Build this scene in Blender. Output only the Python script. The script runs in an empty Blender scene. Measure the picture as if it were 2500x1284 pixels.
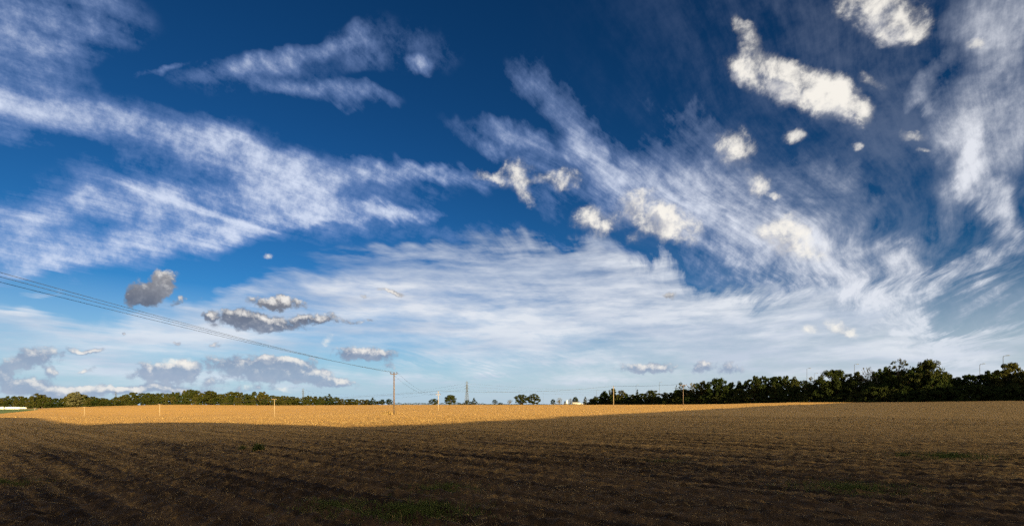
import bpy, bmesh, math, random
import numpy as np
from mathutils import Vector, Matrix

R = math.radians
scene = bpy.context.scene
COL = scene.collection
random.seed(7)
RNG = np.random.default_rng(11)

# ------------------------------------------------------------------ camera, world, sun, exposure
EYE = 1.7
FPX = 1145.0                     # focal length in pixels of the 2500 px wide photograph
HOR = 985.0                      # image row of eye level
cam_d = bpy.data.cameras.new("camera")
cam = bpy.data.objects.new("camera", cam_d); COL.objects.link(cam)
cam.location = (0, 0, EYE); cam.rotation_euler = (R(90), 0, 0)
cam_d.sensor_width = 36.0; cam_d.lens = 36.0 * FPX / 2500.0
cam_d.shift_y = (HOR - 642.0) / 2500.0
cam_d.clip_start = 0.1; cam_d.clip_end = 30000
scene.camera = cam

EXPOSURE = 1.6
scene.view_settings.view_transform = 'Standard'; scene.view_settings.look = 'None'
scene.view_settings.exposure = EXPOSURE; scene.view_settings.gamma = 1.0
scene.view_settings.use_curve_mapping = False
scene.render.engine = 'CYCLES'
scene.cycles.use_denoising = False
scene.cycles.use_adaptive_sampling = True; scene.cycles.adaptive_threshold = 0.02; scene.cycles.adaptive_min_samples = 18
scene.cycles.max_bounces = 6; scene.cycles.diffuse_bounces = 3; scene.cycles.transparent_max_bounces = 6

SUN_AZ, SUN_EL = R(150), R(12)
sun_d = bpy.data.lights.new("sun", 'SUN'); sun_d.energy = 5.0; sun_d.angle = R(0.5); sun_d.color = (1.0, 0.78, 0.37)
sun = bpy.data.objects.new("sun", sun_d); COL.objects.link(sun)
SUN_DIR = Vector((math.sin(SUN_AZ) * math.cos(SUN_EL), math.cos(SUN_AZ) * math.cos(SUN_EL), math.sin(SUN_EL)))
sun.rotation_euler = SUN_DIR.to_track_quat('Z', 'Y').to_euler()

world = bpy.data.worlds.new("World"); scene.world = world; world.use_nodes = True


class NB:
    """small helper that writes shader node graphs"""
    def __init__(s, nt): s.nt = nt
    def new(s, t): return s.nt.nodes.new(t)
    def put(s, sock, v):
        if isinstance(v, bpy.types.NodeSocket): s.nt.links.new(v, sock)
        elif v is not None:
            if sock.type == 'RGBA' and len(v) == 3: v = (*v, 1)
            sock.default_value = v
    def m(s, op, a, b=None, c=None, clamp=False):
        n = s.new('ShaderNodeMath'); n.operation = op; n.use_clamp = clamp
        for k, v in enumerate((a, b, c)): s.put(n.inputs[k], v)
        return n.outputs[0]
    def v(s, op, a, b=None, out=0):
        n = s.new('ShaderNodeVectorMath'); n.operation = op
        s.put(n.inputs[0], a)
        if op == 'SCALE': s.put(n.inputs['Scale'], b)
        elif b is not None: s.put(n.inputs[1], b)
        return n.outputs['Value' if op in ('DOT_PRODUCT', 'LENGTH') else 'Vector']
    def xyz(s, x, y, z=0.0):
        n = s.new('ShaderNodeCombineXYZ')
        for k, v in enumerate((x, y, z)): s.put(n.inputs[k], v)
        return n.outputs[0]
    def sep(s, v):
        n = s.new('ShaderNodeSeparateXYZ'); s.put(n.inputs[0], v); return n.outputs
    def noise(s, vec, scale, detail=4.0, rough=0.5, dist=0.0, dim='3D', color=False, w=None):
        n = s.new('ShaderNodeTexNoise'); n.noise_dimensions = dim
        if vec is not None: s.put(n.inputs['Vector'], vec)
        for k, v in (('Scale', scale), ('Detail', detail), ('Roughness', rough), ('Distortion', dist)): s.put(n.inputs[k], v)
        return n.outputs['Color' if color else 'Fac']
    def ss(s, x, a, b, lo=0.0, hi=1.0, kind='SMOOTHSTEP'):
        n = s.new('ShaderNodeMapRange'); n.interpolation_type = kind
        for k, v in enumerate((x, a, b, lo, hi)): s.put(n.inputs[k], v)
        return n.outputs[0]
    def mix(s, f, a, b, blend='MIX'):
        n = s.new('ShaderNodeMix'); n.data_type = 'RGBA'; n.blend_type = blend
        s.put(n.inputs['Factor'], f); s.put(n.inputs['A'], a); s.put(n.inputs['B'], b)
        return next(o for o in n.outputs if o.type == 'RGBA')
    def ramp(s, f, stops, interp='LINEAR'):
        n = s.new('ShaderNodeValToRGB'); n.color_ramp.interpolation = interp
        e = n.color_ramp.elements
        while len(e) < len(stops): e.new(0.5)
        for k, (p, c) in enumerate(stops):
            e[k].position = p; e[k].color = (*c, 1) if len(c) == 3 else c
        s.put(n.inputs[0], f); return n.outputs[0]


def lin(r, g, b):
    return tuple(((c / 255 + 0.055) / 1.055) ** 2.4 if c > 10 else c / 255 / 12.92 for c in (r, g, b))


def sky_angle(px, py):
    """azimuth and elevation of a point of the photograph"""
    u, v = (px - 1250.0) / FPX, (HOR - py) / FPX
    az = math.atan(u)
    return az, math.atan(v * math.cos(az))


# cloud fields: (x, y, half length, half width, tilt in degrees, weight) as seen in the photograph
CIRRUS = [
    (10, 70, 270, 150, -25, .95), (180, 40, 170, 80, -10, .45), (130, 170, 150, 80, 40, .35), (60, 235, 180, 60, 15, .6),
    (90, 268, 280, 62, 10, .95), (320, 318, 240, 58, 22, .9), (520, 385, 230, 66, 25, .95), (650, 435, 190, 80, 30, 1.0),
    (750, 475, 190, 60, 22, .8), (440, 470, 380, 80, -8, .6), (280, 540, 420, 90, -3, .75), (560, 535, 300, 55, 2, .95),
    (110, 570, 260, 70, 8, .7), (60, 620, 220, 60, 0, .6), (140, 652, 190, 28, -2, 1.1), (330, 622, 240, 40, -8, 1.15),
    (540, 575, 240, 36, -13, 1.0), (700, 545, 150, 22, -14, .9), (185, 668, 70, 16, 32, .7), (810, 532, 60, 9, -6, .9),
    (850, 503, 170, 24, 9, .95), (965, 520, 100, 18, 10, .9), (1045, 517, 50, 12, 25, .75), (60, 520, 140, 22, 12, .7),
    (190, 515, 70, 20, 10, .6), (190, 480, 60, 14, -10, .35),
    (820, 405, 290, 34, 4, .8), (1030, 418, 220, 26, 8, .75), (900, 455, 220, 36, 5, .45), (1150, 440, 150, 30, 10, .4),
    (580, 152, 150, 36, -6, .6), (725, 135, 170, 30, -10, .65), (855, 122, 80, 45, 10, .65), (400, 132, 70, 15, -22, .9),
    (735, 216, 130, 22, 6, .6), (870, 235, 110, 22, 12, .6), (650, 185, 190, 60, 0, .25), (1027, 170, 30, 28, 0, 1.1),
    (1000, 120, 140, 70, 0, .2), (880, 165, 30, 60, 90, .3),
    (1290, 205, 60, 70, 40, .5), (1370, 270, 120, 55, 42, .8), (1415, 330, 70, 65, 70, .75), (1240, 350, 150, 28, 12, .5),
    (1310, 392, 150, 30, 22, .5), (1485, 410, 150, 70, 35, .9), (1560, 450, 180, 62, 38, 1.2), (1680, 510, 190, 75, 42, 1.15),
    (1560, 340, 60, 100, 100, .4), (1640, 380, 150, 90, -60, .5), (1760, 440, 170, 120, 45, .55), (1810, 550, 200, 85, 44, .85),
    (1900, 490, 200, 100, 40, .4), (1930, 640, 210, 85, 42, 1.0), (2060, 560, 190, 90, 42, .55), (2080, 715, 220, 85, 38, 1.25),
    (2190, 650, 170, 80, 40, .65), (2200, 775, 230, 65, 28, 1.3), (2330, 830, 200, 55, 18, 1.5), (2030, 450, 140, 70, 30, .35),
    (1430, 480, 200, 50, 18, .45), (1300, 460, 140, 40, 30, .35), (1640, 280, 140, 16, 20, .25),
    (2480, 50, 150, 180, 90, 1.0), (2390, 170, 160, 110, -50, .5), (2470, 320, 150, 180, 90, .9), (2425, 470, 130, 44, 68, 1.5),
    (2270, 215, 70, 30, -60, .75), (2285, 265, 45, 22, 60, .5), (2330, 510, 170, 60, -40, .4), (2430, 600, 180, 50, -30, .9),
    (2300, 665, 190, 42, -22, .9), (2440, 690, 140, 30, -35, 1.1), (2480, 745, 90, 15, -38, .7), (2250, 590, 140, 60, -40, .3), (2380, 400, 150, 70, 70, .45), (2330, 60, 90, 120, 60, .3), (2440, 240, 120, 90, -60, .4), (2150, 520, 150, 80, 60, .25),
    (2480, 800, 80, 14, -40, .5), (2360, 800, 80, 20, 5, .5), (1500, 620, 300, 25, 8, .3), (1100, 570, 200, 20, 0, .25),
]
STRATUS = [
    (1300, 690, 520, 60, 2, .6), (1150, 640, 380, 50, -6, .28), (1650, 695, 330, 55, 12, .85), (980, 705, 200, 40, 0, .45),
    (1150, 775, 460, 55, 2, 1.0), (1500, 760, 520, 70, 2, .95), (1820, 790, 320, 80, 6, .8), (1400, 850, 900, 50, 0, .45),
    (700, 785, 320, 55, -8, .95), (430, 815, 260, 32, -8, .85), (90, 840, 240, 60, 12, .95), (300, 865, 420, 45, 0, .7),
    (900, 830, 420, 40, 0, .5), (1700, 880, 520, 60, 0, .75), (2120, 890, 330, 80, 0, .85), (1000, 960, 900, 50, 0, .5),
    (250, 950, 480, 50, 0, .7), (40, 774, 110, 12, 2, .6), (110, 724, 90, 7, 3, .5), (1160, 865, 190, 26, 4, .55),
    (1390, 870, 200, 22, 8, .5), (1000, 875, 100, 16, 0, .35), (990, 905, 60, 8, 8, .4), (1180, 905, 90, 10, 8, .35),
    (2450, 900, 200, 70, 0, .9), (2440, 820, 160, 40, -12, .8), (2380, 880, 200, 40, 0, .6), (1450, 655, 420, 45, 5, .35), (1700, 730, 260, 40, 8, .5), (2050, 800, 260, 60, 12, .6), (1250, 740, 500, 40, 0, .5), (150, 800, 160, 24, 8, .4), (600, 850, 380, 40, 0, .5), (300, 910, 420, 24, 0, .5), (560, 740, 160, 30, -12, .6), (1500, 925, 700, 40, 0, .6), (2050, 940, 400, 50, 0, .5), (1000, 935, 300, 18, 0, .4), (800, 690, 200, 20, 4, .25),
]
PUFFS = [   # bright cumulus
    (452, 890, 46, 15, 0, 1.0), (415, 893, 20, 9, 0, .6), (672, 878, 36, 9, 0, .7), (640, 945, 120, 8, 0, .5),
    (2140, 25, 130, 62, 5, 1.25), (2175, 70, 80, 34, 10, .9), (1820, 85, 55, 26, 65, .8), (1815, 175, 48, 30, 85, .95),
    (1890, 200, 130, 48, 15, 1.2), (2000, 228, 130, 50, 20, 1.25), (2080, 248, 60, 44, 60, .95), (1890, 150, 70, 30, 40, .7),
    (1943, 331, 32, 24, 0, 1.0), (1795, 365, 62, 46, 65, .85), (1845, 440, 38, 32, 40, .95), (1896, 468, 16, 9, 0, .7),
    (1455, 538, 66, 38, 0, 1.15), (1565, 510, 70, 52, 20, 1.1), (1640, 545, 95, 42, 15, 1.15), (1630, 575, 60, 22, 10, .8),
    (1550, 585, 24, 16, 0, .7), (1265, 425, 56, 30, -10, .95), (1285, 465, 50, 22, 75, .75), (1378, 436, 46, 26, 0, .85),
    (1190, 424, 46, 12, 0, .6), (1330, 432, 40, 12, -10, .6), (1890, 570, 62, 46, -20, 1.15), (1945, 598, 105, 38, 15, 1.25),
    (1980, 802, 26, 15, 15, .95), (2045, 797, 40, 24, 42, 1.1), (2230, 326, 40, 14, 10, .7), (655, 625, 15, 10, 0, .6),
    (800, 828, 20, 13, -20, .85), (2255, 368, 22, 8, 10, .6), (2095, 365, 14, 9, 0, .6), (2140, 190, 40, 16, 20, .6), (2375, 105, 24, 16, 0, .7),
]
GREYS = [   # grey cumulus, low over the horizon
    (375, 705, 90, 38, -32, 1.25), (345, 730, 50, 26, 0, .9), (432, 737, 36, 14, -20, .7), (480, 735, 24, 10, -20, .5),
    (680, 740, 90, 20, 3, 1.2), (600, 782, 115, 30, 4, 1.3), (690, 792, 90, 20, 3, .9), (775, 779, 90, 15, 3, .95), (510, 770, 30, 14, 0, .8),
    (890, 865, 100, 24, 3, 1.15), (85, 875, 95, 30, -10, 1.2), (215, 857, 60, 10, -6, .95), (180, 850, 24, 10, 0, .8), (205, 902, 36, 9, -4, .9),
    (120, 908, 28, 20, 30, .9), (400, 912, 105, 34, 3, 1.3), (450, 897, 50, 26, 0, 1.0), (640, 902, 170, 40, 3, 1.35), (700, 885, 80, 22, 0, .9),
    (775, 925, 90, 22, 6, 1.0), (40, 935, 150, 26, 4, .9), (250, 950, 220, 16, 0, .8), (600, 950, 200, 12, 0, .5),
    (1580, 898, 115, 18, 2, 1.0), (1722, 897, 44, 18, -10, .95), (1785, 899, 48, 22, 0, .85), (955, 713, 44, 9, 22, .8), (890, 722, 20, 9, 0, .6),
    (1637, 720, 26, 12, 0, .7), (120, 962, 200, 12, 0, .8), (380, 955, 160, 12, 2, .8), (520, 935, 60, 12, 0, .6), (0, 905, 40, 24, 0, .8), (830, 935, 60, 14, 6, .6), (950, 897, 24, 12, 0, .6), (880, 785, 40, 7, 0, .6), (300, 815, 10, 7, 0, .7), (520, 845, 26, 8, 0, .7), (430, 837, 18, 5, 0, .6),
]


def group_tree(name, ins, outs):
    ng = bpy.data.node_groups.new(name, 'ShaderNodeTree')
    for n, t in ins: ng.interface.new_socket(n, in_out='INPUT', socket_type=t)
    for n, t in outs: ng.interface.new_socket(n, in_out='OUTPUT', socket_type=t)
    h = NB(ng)
    return ng, h, h.new('NodeGroupInput'), h.new('NodeGroupOutput')


F_, V_, C_ = 'NodeSocketFloat', 'NodeSocketVector', 'NodeSocketColor'


def ellipse(bl):
    x, y, hl, hw, tilt, wgt = bl
    c = sky_angle(x, y); t = R(tilt)
    e1 = sky_angle(x + hl * math.cos(t), y + hl * math.sin(t)); e2 = sky_angle(x - hw * math.sin(t), y + hw * math.cos(t))
    J = np.array([[e1[0] - c[0], e2[0] - c[0]], [e1[1] - c[1], e2[1] - c[1]]])
    I = np.linalg.inv(J); off = -I @ np.array(c)
    half = np.sqrt((J ** 2).sum(axis=1))
    return I, off, c, half, wgt


def blob_group(ells):
    """sum of soft ellipses in azimuth and elevation, as a node group"""
    ng, h, gi, go = group_tree("cloud_field", [("Vector", V_)], [("Sum", F_)])
    vec, acc = gi.outputs[0], None
    for I, off, c, half, wgt in ells:
        lx = h.v('DOT_PRODUCT', vec, (I[0, 0], I[0, 1], off[0])); ly = h.v('DOT_PRODUCT', vec, (I[1, 0], I[1, 1], off[1]))
        q = h.m('SUBTRACT', 1.0, h.m('MULTIPLY_ADD', ly, ly, h.m('MULTIPLY', lx, lx)), clamp=True)
        q = h.m('MULTIPLY', q, q)
        acc = h.m('MULTIPLY', q, wgt) if acc is None else h.m('MULTIPLY_ADD', q, wgt, acc)
    h.put(go.inputs[0], acc)
    return ng


SHIFT_P, SHIFT_G = (0.014, 0.018, 0.0), (0.006, 0.009, 0.0)


def compose_group():
    """colour of the sky from the cloud fields and the shared noises"""
    fl = ["cir", "st", "p1", "p2", "g1", "g2", "tex", "sn", "sn2", "pn1", "pn2", "gn1", "gn2", "az", "el", "fill_cloud", "s_big", "glow"]
    ng, g, gi, go = group_tree("cloud_colour", [(n, F_) for n in fl] + [("base", C_)], [("Color", C_)])
    I = {n: gi.outputs[k] for k, n in enumerate(fl)}; base = gi.outputs[len(fl)]
    az, el = I["az"], I["el"]
    right = g.ss(az, R(0), R(42))
    cir = g.m('ADD', I["cir"], g.m('MULTIPLY', I["fill_cloud"], g.ss(I["s_big"], 0.30, 0.60, 0.8, 2.0)))
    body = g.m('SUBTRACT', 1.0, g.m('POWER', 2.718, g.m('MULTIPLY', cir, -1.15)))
    wisp = g.m('MULTIPLY', g.m('SUBTRACT', I["tex"], 0.5), g.m('MULTIPLY', g.m('SQRT', body), g.m('MULTIPLY_ADD', body, -1.2, g.ss(az, R(-20), R(15), 4.8, 5.2))))
    a_c = g.m('ADD', wisp, g.m('MULTIPLY', body, g.m('MULTIPLY_ADD', body, 0.55, g.ss(az, R(-20), R(15), 0.26, 0.32))), clamp=True)
    a_c = g.m('MULTIPLY', a_c, g.ss(body, 0.0, 0.12))
    a_c = g.m('MAXIMUM', a_c, g.m('MULTIPLY', right, g.ss(I["tex"], 0.42, 0.62, 0.0, 0.24)))
    thick = g.ss(a_c, 0.25, 0.95)
    col_c = g.mix(right, g.mix(thick, lin(142, 168, 220), lin(216, 226, 247)), g.mix(thick, lin(165, 175, 196), lin(232, 235, 243)))
    col_c = g.mix(I["glow"], col_c, (3.2, 2.7, 1.9))
    out = g.mix(g.m('MULTIPLY', a_c, 0.94), base, col_c)
    st = g.m('ADD', I["st"], g.m('MULTIPLY', I["fill_cloud"], g.ss(el, R(22), R(4), 0, 0.8)))
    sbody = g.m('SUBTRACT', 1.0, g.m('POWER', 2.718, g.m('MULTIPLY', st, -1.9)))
    a_s = g.m('ADD', g.m('MULTIPLY', sbody, g.m('MULTIPLY_ADD', sbody, 0.65, 0.25)), g.m('MULTIPLY', g.m('SUBTRACT', I["sn"], 0.48), g.m('MULTIPLY', g.m('SQRT', sbody), 3.0)), clamp=True)
    a_s = g.m('MULTIPLY', a_s, g.ss(sbody, 0.0, 0.2))
    out = g.mix(g.m('MULTIPLY', a_s, 0.95), out, g.mix(g.ss(I["sn2"], 0.36, 0.62), lin(192, 203, 221), lin(230, 234, 241)))
    out = g.mix(g.m('MULTIPLY', g.ss(el, R(12), R(1), 0, 1, 'LINEAR'), g.m('SUBTRACT', 0.88, g.m('MULTIPLY', a_s, 0.45))), out,
                g.mix(g.ss(az, R(-30), R(30)), lin(176, 205, 232), lin(206, 217, 230)))

    def cumulus(f1, f2, n1, n2, amp, edge):
        t1 = g.m('MULTIPLY_ADD', g.m('SUBTRACT', n1, 0.5), amp, g.m('MINIMUM', f1, 1.25))
        t2 = g.m('MULTIPLY_ADD', g.m('SUBTRACT', n2, 0.5), amp * .8, g.m('MINIMUM', f2, 1.25))
        return g.m('MULTIPLY', g.ss(t1, edge[0], edge[1]), g.ss(f1, 0.0, 0.45)), g.m('SUBTRACT', t1, t2)
    a_g, dl = cumulus(I["g1"], I["g2"], I["gn1"], I["gn2"], 2.5, (0.24, 0.90))
    grey = g.ramp(g.ss(el, R(3), R(15), 0, 1, 'LINEAR'), [(0.0, lin(148, 166, 192)), (0.25, lin(128, 143, 170)), (0.55, lin(100, 108, 126)), (0.8, lin(148, 146, 148)), (1.0, lin(160, 160, 164))])
    out = g.mix(g.m('MULTIPLY', a_g, g.ss(el, R(2), R(8), 0.86, 0.96)), out, g.mix(g.ss(dl, 0.15, 1.2), g.mix(g.ss(I["gn1"], 0.4, 0.75, 0.0, 0.28), grey, lin(200, 204, 212)), lin(240, 236, 231)))
    a_p, dl = cumulus(I["p1"], I["p2"], I["pn1"], I["pn2"], 4.0, (0.22, 1.6))
    pt = g.m('MULTIPLY_ADD', g.m('SUBTRACT', I["pn1"], 0.5), 3.0, I["p1"])
    a_p = g.m('MAXIMUM', g.m('MULTIPLY', a_p, 0.95), g.m('MULTIPLY', g.m('MULTIPLY', g.ss(pt, 0.0, 1.3), g.ss(I["p1"], 0.05, 0.6)), 0.38))
    out = g.mix(a_p, out, g.mix(g.ss(dl, -0.55, 0.75), lin(180, 182, 191), lin(252, 247, 238)))
    g.put(go.inputs[0], out)
    return ng, fl


def cumulus_group(name, amount, ws, wd, seed, ns, shift):
    """warped coordinates and billow noise of one kind of cumulus; eps keeps each use a node of its own"""
    ng, g, gi, go = group_tree(name, [("d", V_), ("P", V_), ("eps", F_)], [("w1", V_), ("w2", V_), ("n1", F_), ("n2", F_)])
    d, P, eps = gi.outputs[0], gi.outputs[1], gi.outputs[2]
    de = g.v('ADD', d, g.xyz(eps, eps, eps))
    nx = g.noise(g.v('ADD', de, (seed, seed * .7, -seed)), ws, wd, 0.58); ny = g.noise(g.v('ADD', de, (-seed, seed * .4, seed * 1.3)), ws, wd, 0.58)
    w = g.v('ADD', P, g.v('SCALE', g.xyz(g.m('SUBTRACT', nx, 0.5), g.m('SUBTRACT', ny, 0.5), 0.0), amount))
    g.put(go.inputs[0], w); g.put(go.inputs[1], g.v('ADD', w, shift))
    g.put(go.inputs[2], g.noise(de, ns, 7, 0.64, 0.15)); g.put(go.inputs[3], g.noise(g.v('ADD', de, (shift[0] * .7, shift[0] * .3, shift[1])), ns, 3, 0.6, 0.15))
    return ng


def build_world():
    nt = world.node_tree; nt.nodes.clear(); g = NB(nt)
    d = g.new('ShaderNodeTexCoord').outputs['Generated']
    dx, dy, dz = g.sep(d)
    az = g.m('ARCTAN2', dx, dy); el = g.m('ARCSINE', dz)
    P = g.xyz(az, el, 1.0)
    # clear air: physical sky, graded like the photograph
    sky = g.new('ShaderNodeTexSky'); sky.sky_type = 'NISHITA'; sky.sun_disc = False
    sky.sun_elevation = SUN_EL; sky.sun_rotation = SUN_AZ
    sky.air_density = 1.0; sky.dust_density = 0.3; sky.ozone_density = 2.5
    r, gg, b = g.sep(g.v('SCALE', sky.outputs[0], 0.1))
    base = g.xyz(g.m('MULTIPLY', g.m('POWER', g.m('MINIMUM', r, 1.6), 1.9), 0.62),
                 g.m('MULTIPLY', g.m('POWER', g.m('MINIMUM', gg, 1.5), 1.58), 0.96),
                 g.m('MULTIPLY', g.m('POWER', g.m('MINIMUM', b, 1.2), 1.6), 1.30))
    # cloud sheet coordinates: where the ray meets a high flat layer
    Q = g.v('SCALE', g.xyz(dx, dy, 0.0), g.m('DIVIDE', 1.0, g.m('ADD', g.m('MAXIMUM', dz, 0.0), 0.06)))

    def warp(amount, scale, detail, seed):
        nx = g.noise(g.v('ADD', d, (seed, seed * .7, -seed)), scale, detail, 0.55)
        ny = g.noise(g.v('ADD', d, (-seed, seed * .4, seed * 1.3)), scale, detail, 0.55)
        return g.v('ADD', P, g.v('SCALE', g.xyz(g.m('SUBTRACT', nx, 0.5), g.m('SUBTRACT', ny, 0.5), 0.0), amount))

    flow = g.xyz(g.m('SUBTRACT', g.noise(Q, 0.55, 2), 0.5), g.m('SUBTRACT', g.noise(g.v('ADD', Q, (7.0, 3.0, 0.0)), 0.55, 2), 0.5), 0.0)
    Qf = g.v('ADD', Q, g.v('SCALE', flow, 0.55))

    def streaks(angle, lengthen, scale, detail, rough, dist, seed):
        c, s_ = math.cos(angle), math.sin(angle)
        a = g.v('DOT_PRODUCT', Qf, (s_ / lengthen, c / lengthen, 0)); bq = g.v('DOT_PRODUCT', Qf, (c, -s_, 0))
        return g.noise(g.xyz(a, bq, seed), scale, detail, rough, dist)

    S = dict(az=az, el=el)
    S["glow"] = g.m('POWER', g.m('MAXIMUM', g.v('DOT_PRODUCT', d, tuple(SUN_DIR)), 0.0), 3.0)   # forward-scatter lobe added to unseen cloud near the sun, warms and lifts ambient light
    S["fill_cloud"] = g.m('MAXIMUM', g.ss(g.m('ABSOLUTE', az), R(50), R(75)), g.ss(el, R(43), R(58)))     # dense cloud added overhead and behind, out of view, to brighten the shaded ground
    S["s_big"] = streaks(R(40), 2.2, 0.55, 2, 0.5, 0.0, 3.3)
    s1 = streaks(R(42), 3.2, 2.4, 5, 0.60, 0.9, 0.0)
    s2 = streaks(R(20), 6.0, 6.0, 5, 0.62, 0.0, 8.0)
    fib = streaks(R(42), 9.0, 9.0, 6, 0.68, 0.0, 5.0)
    fine = g.noise(g.v('ADD', d, g.v('SCALE', flow, 0.05)), 26, 7, 0.70)
    S["tex"] = g.m('ADD', g.m('MULTIPLY', s1, 0.36), g.m('ADD', g.m('MULTIPLY', s2, 0.06), g.m('ADD', g.m('MULTIPLY', fib, g.ss(az, R(-15), R(10), 0.16, 0.34)), g.m('MULTIPLY', fine, g.ss(az, R(-15), R(10), 0.42, 0.24)))))
    w_s = warp(0.13, 5.5, 4, 1.7)
    w_l = g.v('ADD', P, g.v('SCALE', g.v('SUBTRACT', w_s, P), 0.16))
    S["sn"] = g.noise(g.v('MULTIPLY', w_l, (3.6, 19.0, 1.0)), 1.3, 7, 0.62)
    S["sn2"] = g.noise(g.v('MULTIPLY', w_l, (2.6, 17.0, 1.0)), 1.2, 5, 0.58)
    w_c = g.v('ADD', w_s, g.v('SCALE', (0.25, 0.9, 0.0), g.m('MULTIPLY', g.m('SUBTRACT', s2, 0.5), g.ss(az, R(-25), R(15), 0.04, 0.13))))
    comp, names = compose_group()
    grow = lambda B, a_, b_, w_=1.0: [ellipse((x, y, a * a_, b * b_, t, w * w_)) for x, y, a, b, t, w in B]
    sets = [(grow(CIRRUS, 1.25, 1.35, 1.05), 0.05, [("cir", w_c)]), (grow(STRATUS, 1.25, 1.4), 0.05, [("st", w_c)]),
            (grow(PUFFS, 1.45, 1.55, 1.1), 0.05, ["p1", "p2", "pn1", "pn2"]), (grow(GREYS, 1.15, 1.26, 1.12), 0.03, ["g1", "g2", "gn1", "gn2"])]
    cum = {"p1": cumulus_group("bright_cumulus", 0.055, 12, 6, 2.9, 24, SHIFT_P), "g1": cumulus_group("grey_cumulus", 0.030, 26, 4, 6.3, 52, SHIFT_G)}
    count = [0]

    def leaf(a0, a1, e0, e1):
        n = g.new('ShaderNodeGroup'); n.node_tree = comp
        for k, nm in enumerate(names):
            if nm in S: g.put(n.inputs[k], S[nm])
        g.put(n.inputs[len(names)], base)
        for ells, mar, fields in sets:
            here = [q for q in ells if q[2][0] + q[3][0] > a0 - mar and q[2][0] - q[3][0] < a1 + mar
                    and q[2][1] + q[3][1] > e0 - mar and q[2][1] - q[3][1] < e1 + mar]
            if not here: continue
            ng = blob_group(here)
            if isinstance(fields[0], str):
                count[0] += 1
                cn = g.new('ShaderNodeGroup'); cn.node_tree = cum[fields[0]]
                g.put(cn.inputs[0], d); g.put(cn.inputs[1], P); cn.inputs[2].default_value = 2e-6 * count[0]
                g.put(n.inputs[names.index(fields[2])], cn.outputs[2]); g.put(n.inputs[names.index(fields[3])], cn.outputs[3])
                pairs = [(fields[0], cn.outputs[0]), (fields[1], cn.outputs[1])]
            else: pairs = fields
            for nm, vec in pairs:
                f = g.new('ShaderNodeGroup'); f.node_tree = ng
                g.put(f.inputs[0], vec); g.put(n.inputs[names.index(nm)], f.outputs[0])
        bg = g.new('ShaderNodeBackground'); g.put(bg.inputs[0], n.outputs[0]); bg.inputs[1].default_value = 2.0 ** -EXPOSURE
        return bg.outputs[0]

    AZ = [R(q) for q in (-180, -34, -20, -7, 7, 20, 33, 41, 180)]
    EL = [R(q) for q in (-90, 0.0, 6.5, 14, 24, 90)]

    def tree(i0, i1, j0, j1):
        """the sky is cut into fields of view so that each ray only meets the clouds near it"""
        if j1 - j0 > 1 and (j1 - j0 >= i1 - i0 or j0 == 0):
            jm = 1 if j0 == 0 else (j0 + j1) // 2
            parts, f = ((i0, i1, j0, jm), (i0, i1, jm, j1)), g.m('GREATER_THAN', el, EL[jm])
        elif i1 - i0 > 1 and j0 > 0:
            im = (i0 + i1) // 2
            parts, f = ((i0, im, j0, j1), (im, i1, j0, j1)), g.m('GREATER_THAN', az, AZ[im])
        else:
            return leaf(AZ[i0], AZ[i1], EL[j0], EL[j1]) if j0 > 0 else leaf(9, 9, 9, 9)
        mx = g.new('ShaderNodeMixShader'); g.put(mx.inputs[0], f)
        nt.links.new(tree(*parts[0]), mx.inputs[1]); nt.links.new(tree(*parts[1]), mx.inputs[2])
        return mx.outputs[0]
    o = g.new('ShaderNodeOutputWorld'); nt.links.new(tree(0, 8, 0, 5), o.inputs[0])
    world.cycles.sampling_method = 'MANUAL'; world.cycles.sample_map_resolution = 256


build_world()
# ==== END SKY

# ------------------------------------------------------------------ helpers
def sg(px): return (px - 1250.0) / FPX


def at(px, py, D):
    """point of the place seen at (px, py) at depth D"""
    return Vector((sg(px) * D, D, EYE + (HOR - py) / FPX * D))


def tag(o, label=None, cat=None, group=None, kind=None):
    if label: o["label"] = label
    if cat: o["category"] = cat
    if group: o["group"] = group
    if kind: o["kind"] = kind
    return o


def link(name, me, mat=None, parent=None):
    o = bpy.data.objects.new(name, me); COL.objects.link(o)
    if mat is not None and not me.materials: me.materials.append(mat)
    if parent is not None: o.parent = parent
    return o


def empty(name, loc, rz=0.0, scale=None):
    o = bpy.data.objects.new(name, None); COL.objects.link(o)
    o.location = loc; o.rotation_euler = (0, 0, rz); o.empty_display_size = 0.3
    if scale is not None: o.scale = scale
    return o


def mesh_np(name, co, faces, smooth=False):
    """mesh from arrays; faces is an (n, 3) or (n, 4) index array"""
    me = bpy.data.meshes.new(name)
    co = np.asarray(co, np.float32); faces = np.asarray(faces, np.int32)
    k = faces.shape[1]
    me.vertices.add(len(co)); me.vertices.foreach_set('co', co.ravel())
    me.loops.add(faces.size); me.loops.foreach_set('vertex_index', faces.ravel())
    me.polygons.add(len(faces)); me.polygons.foreach_set('loop_start', np.arange(0, faces.size, k, dtype=np.int32))
    if smooth: me.polygons.foreach_set('use_smooth', np.ones(len(faces), bool))
    me.update(); me.validate()
    return me


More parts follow.
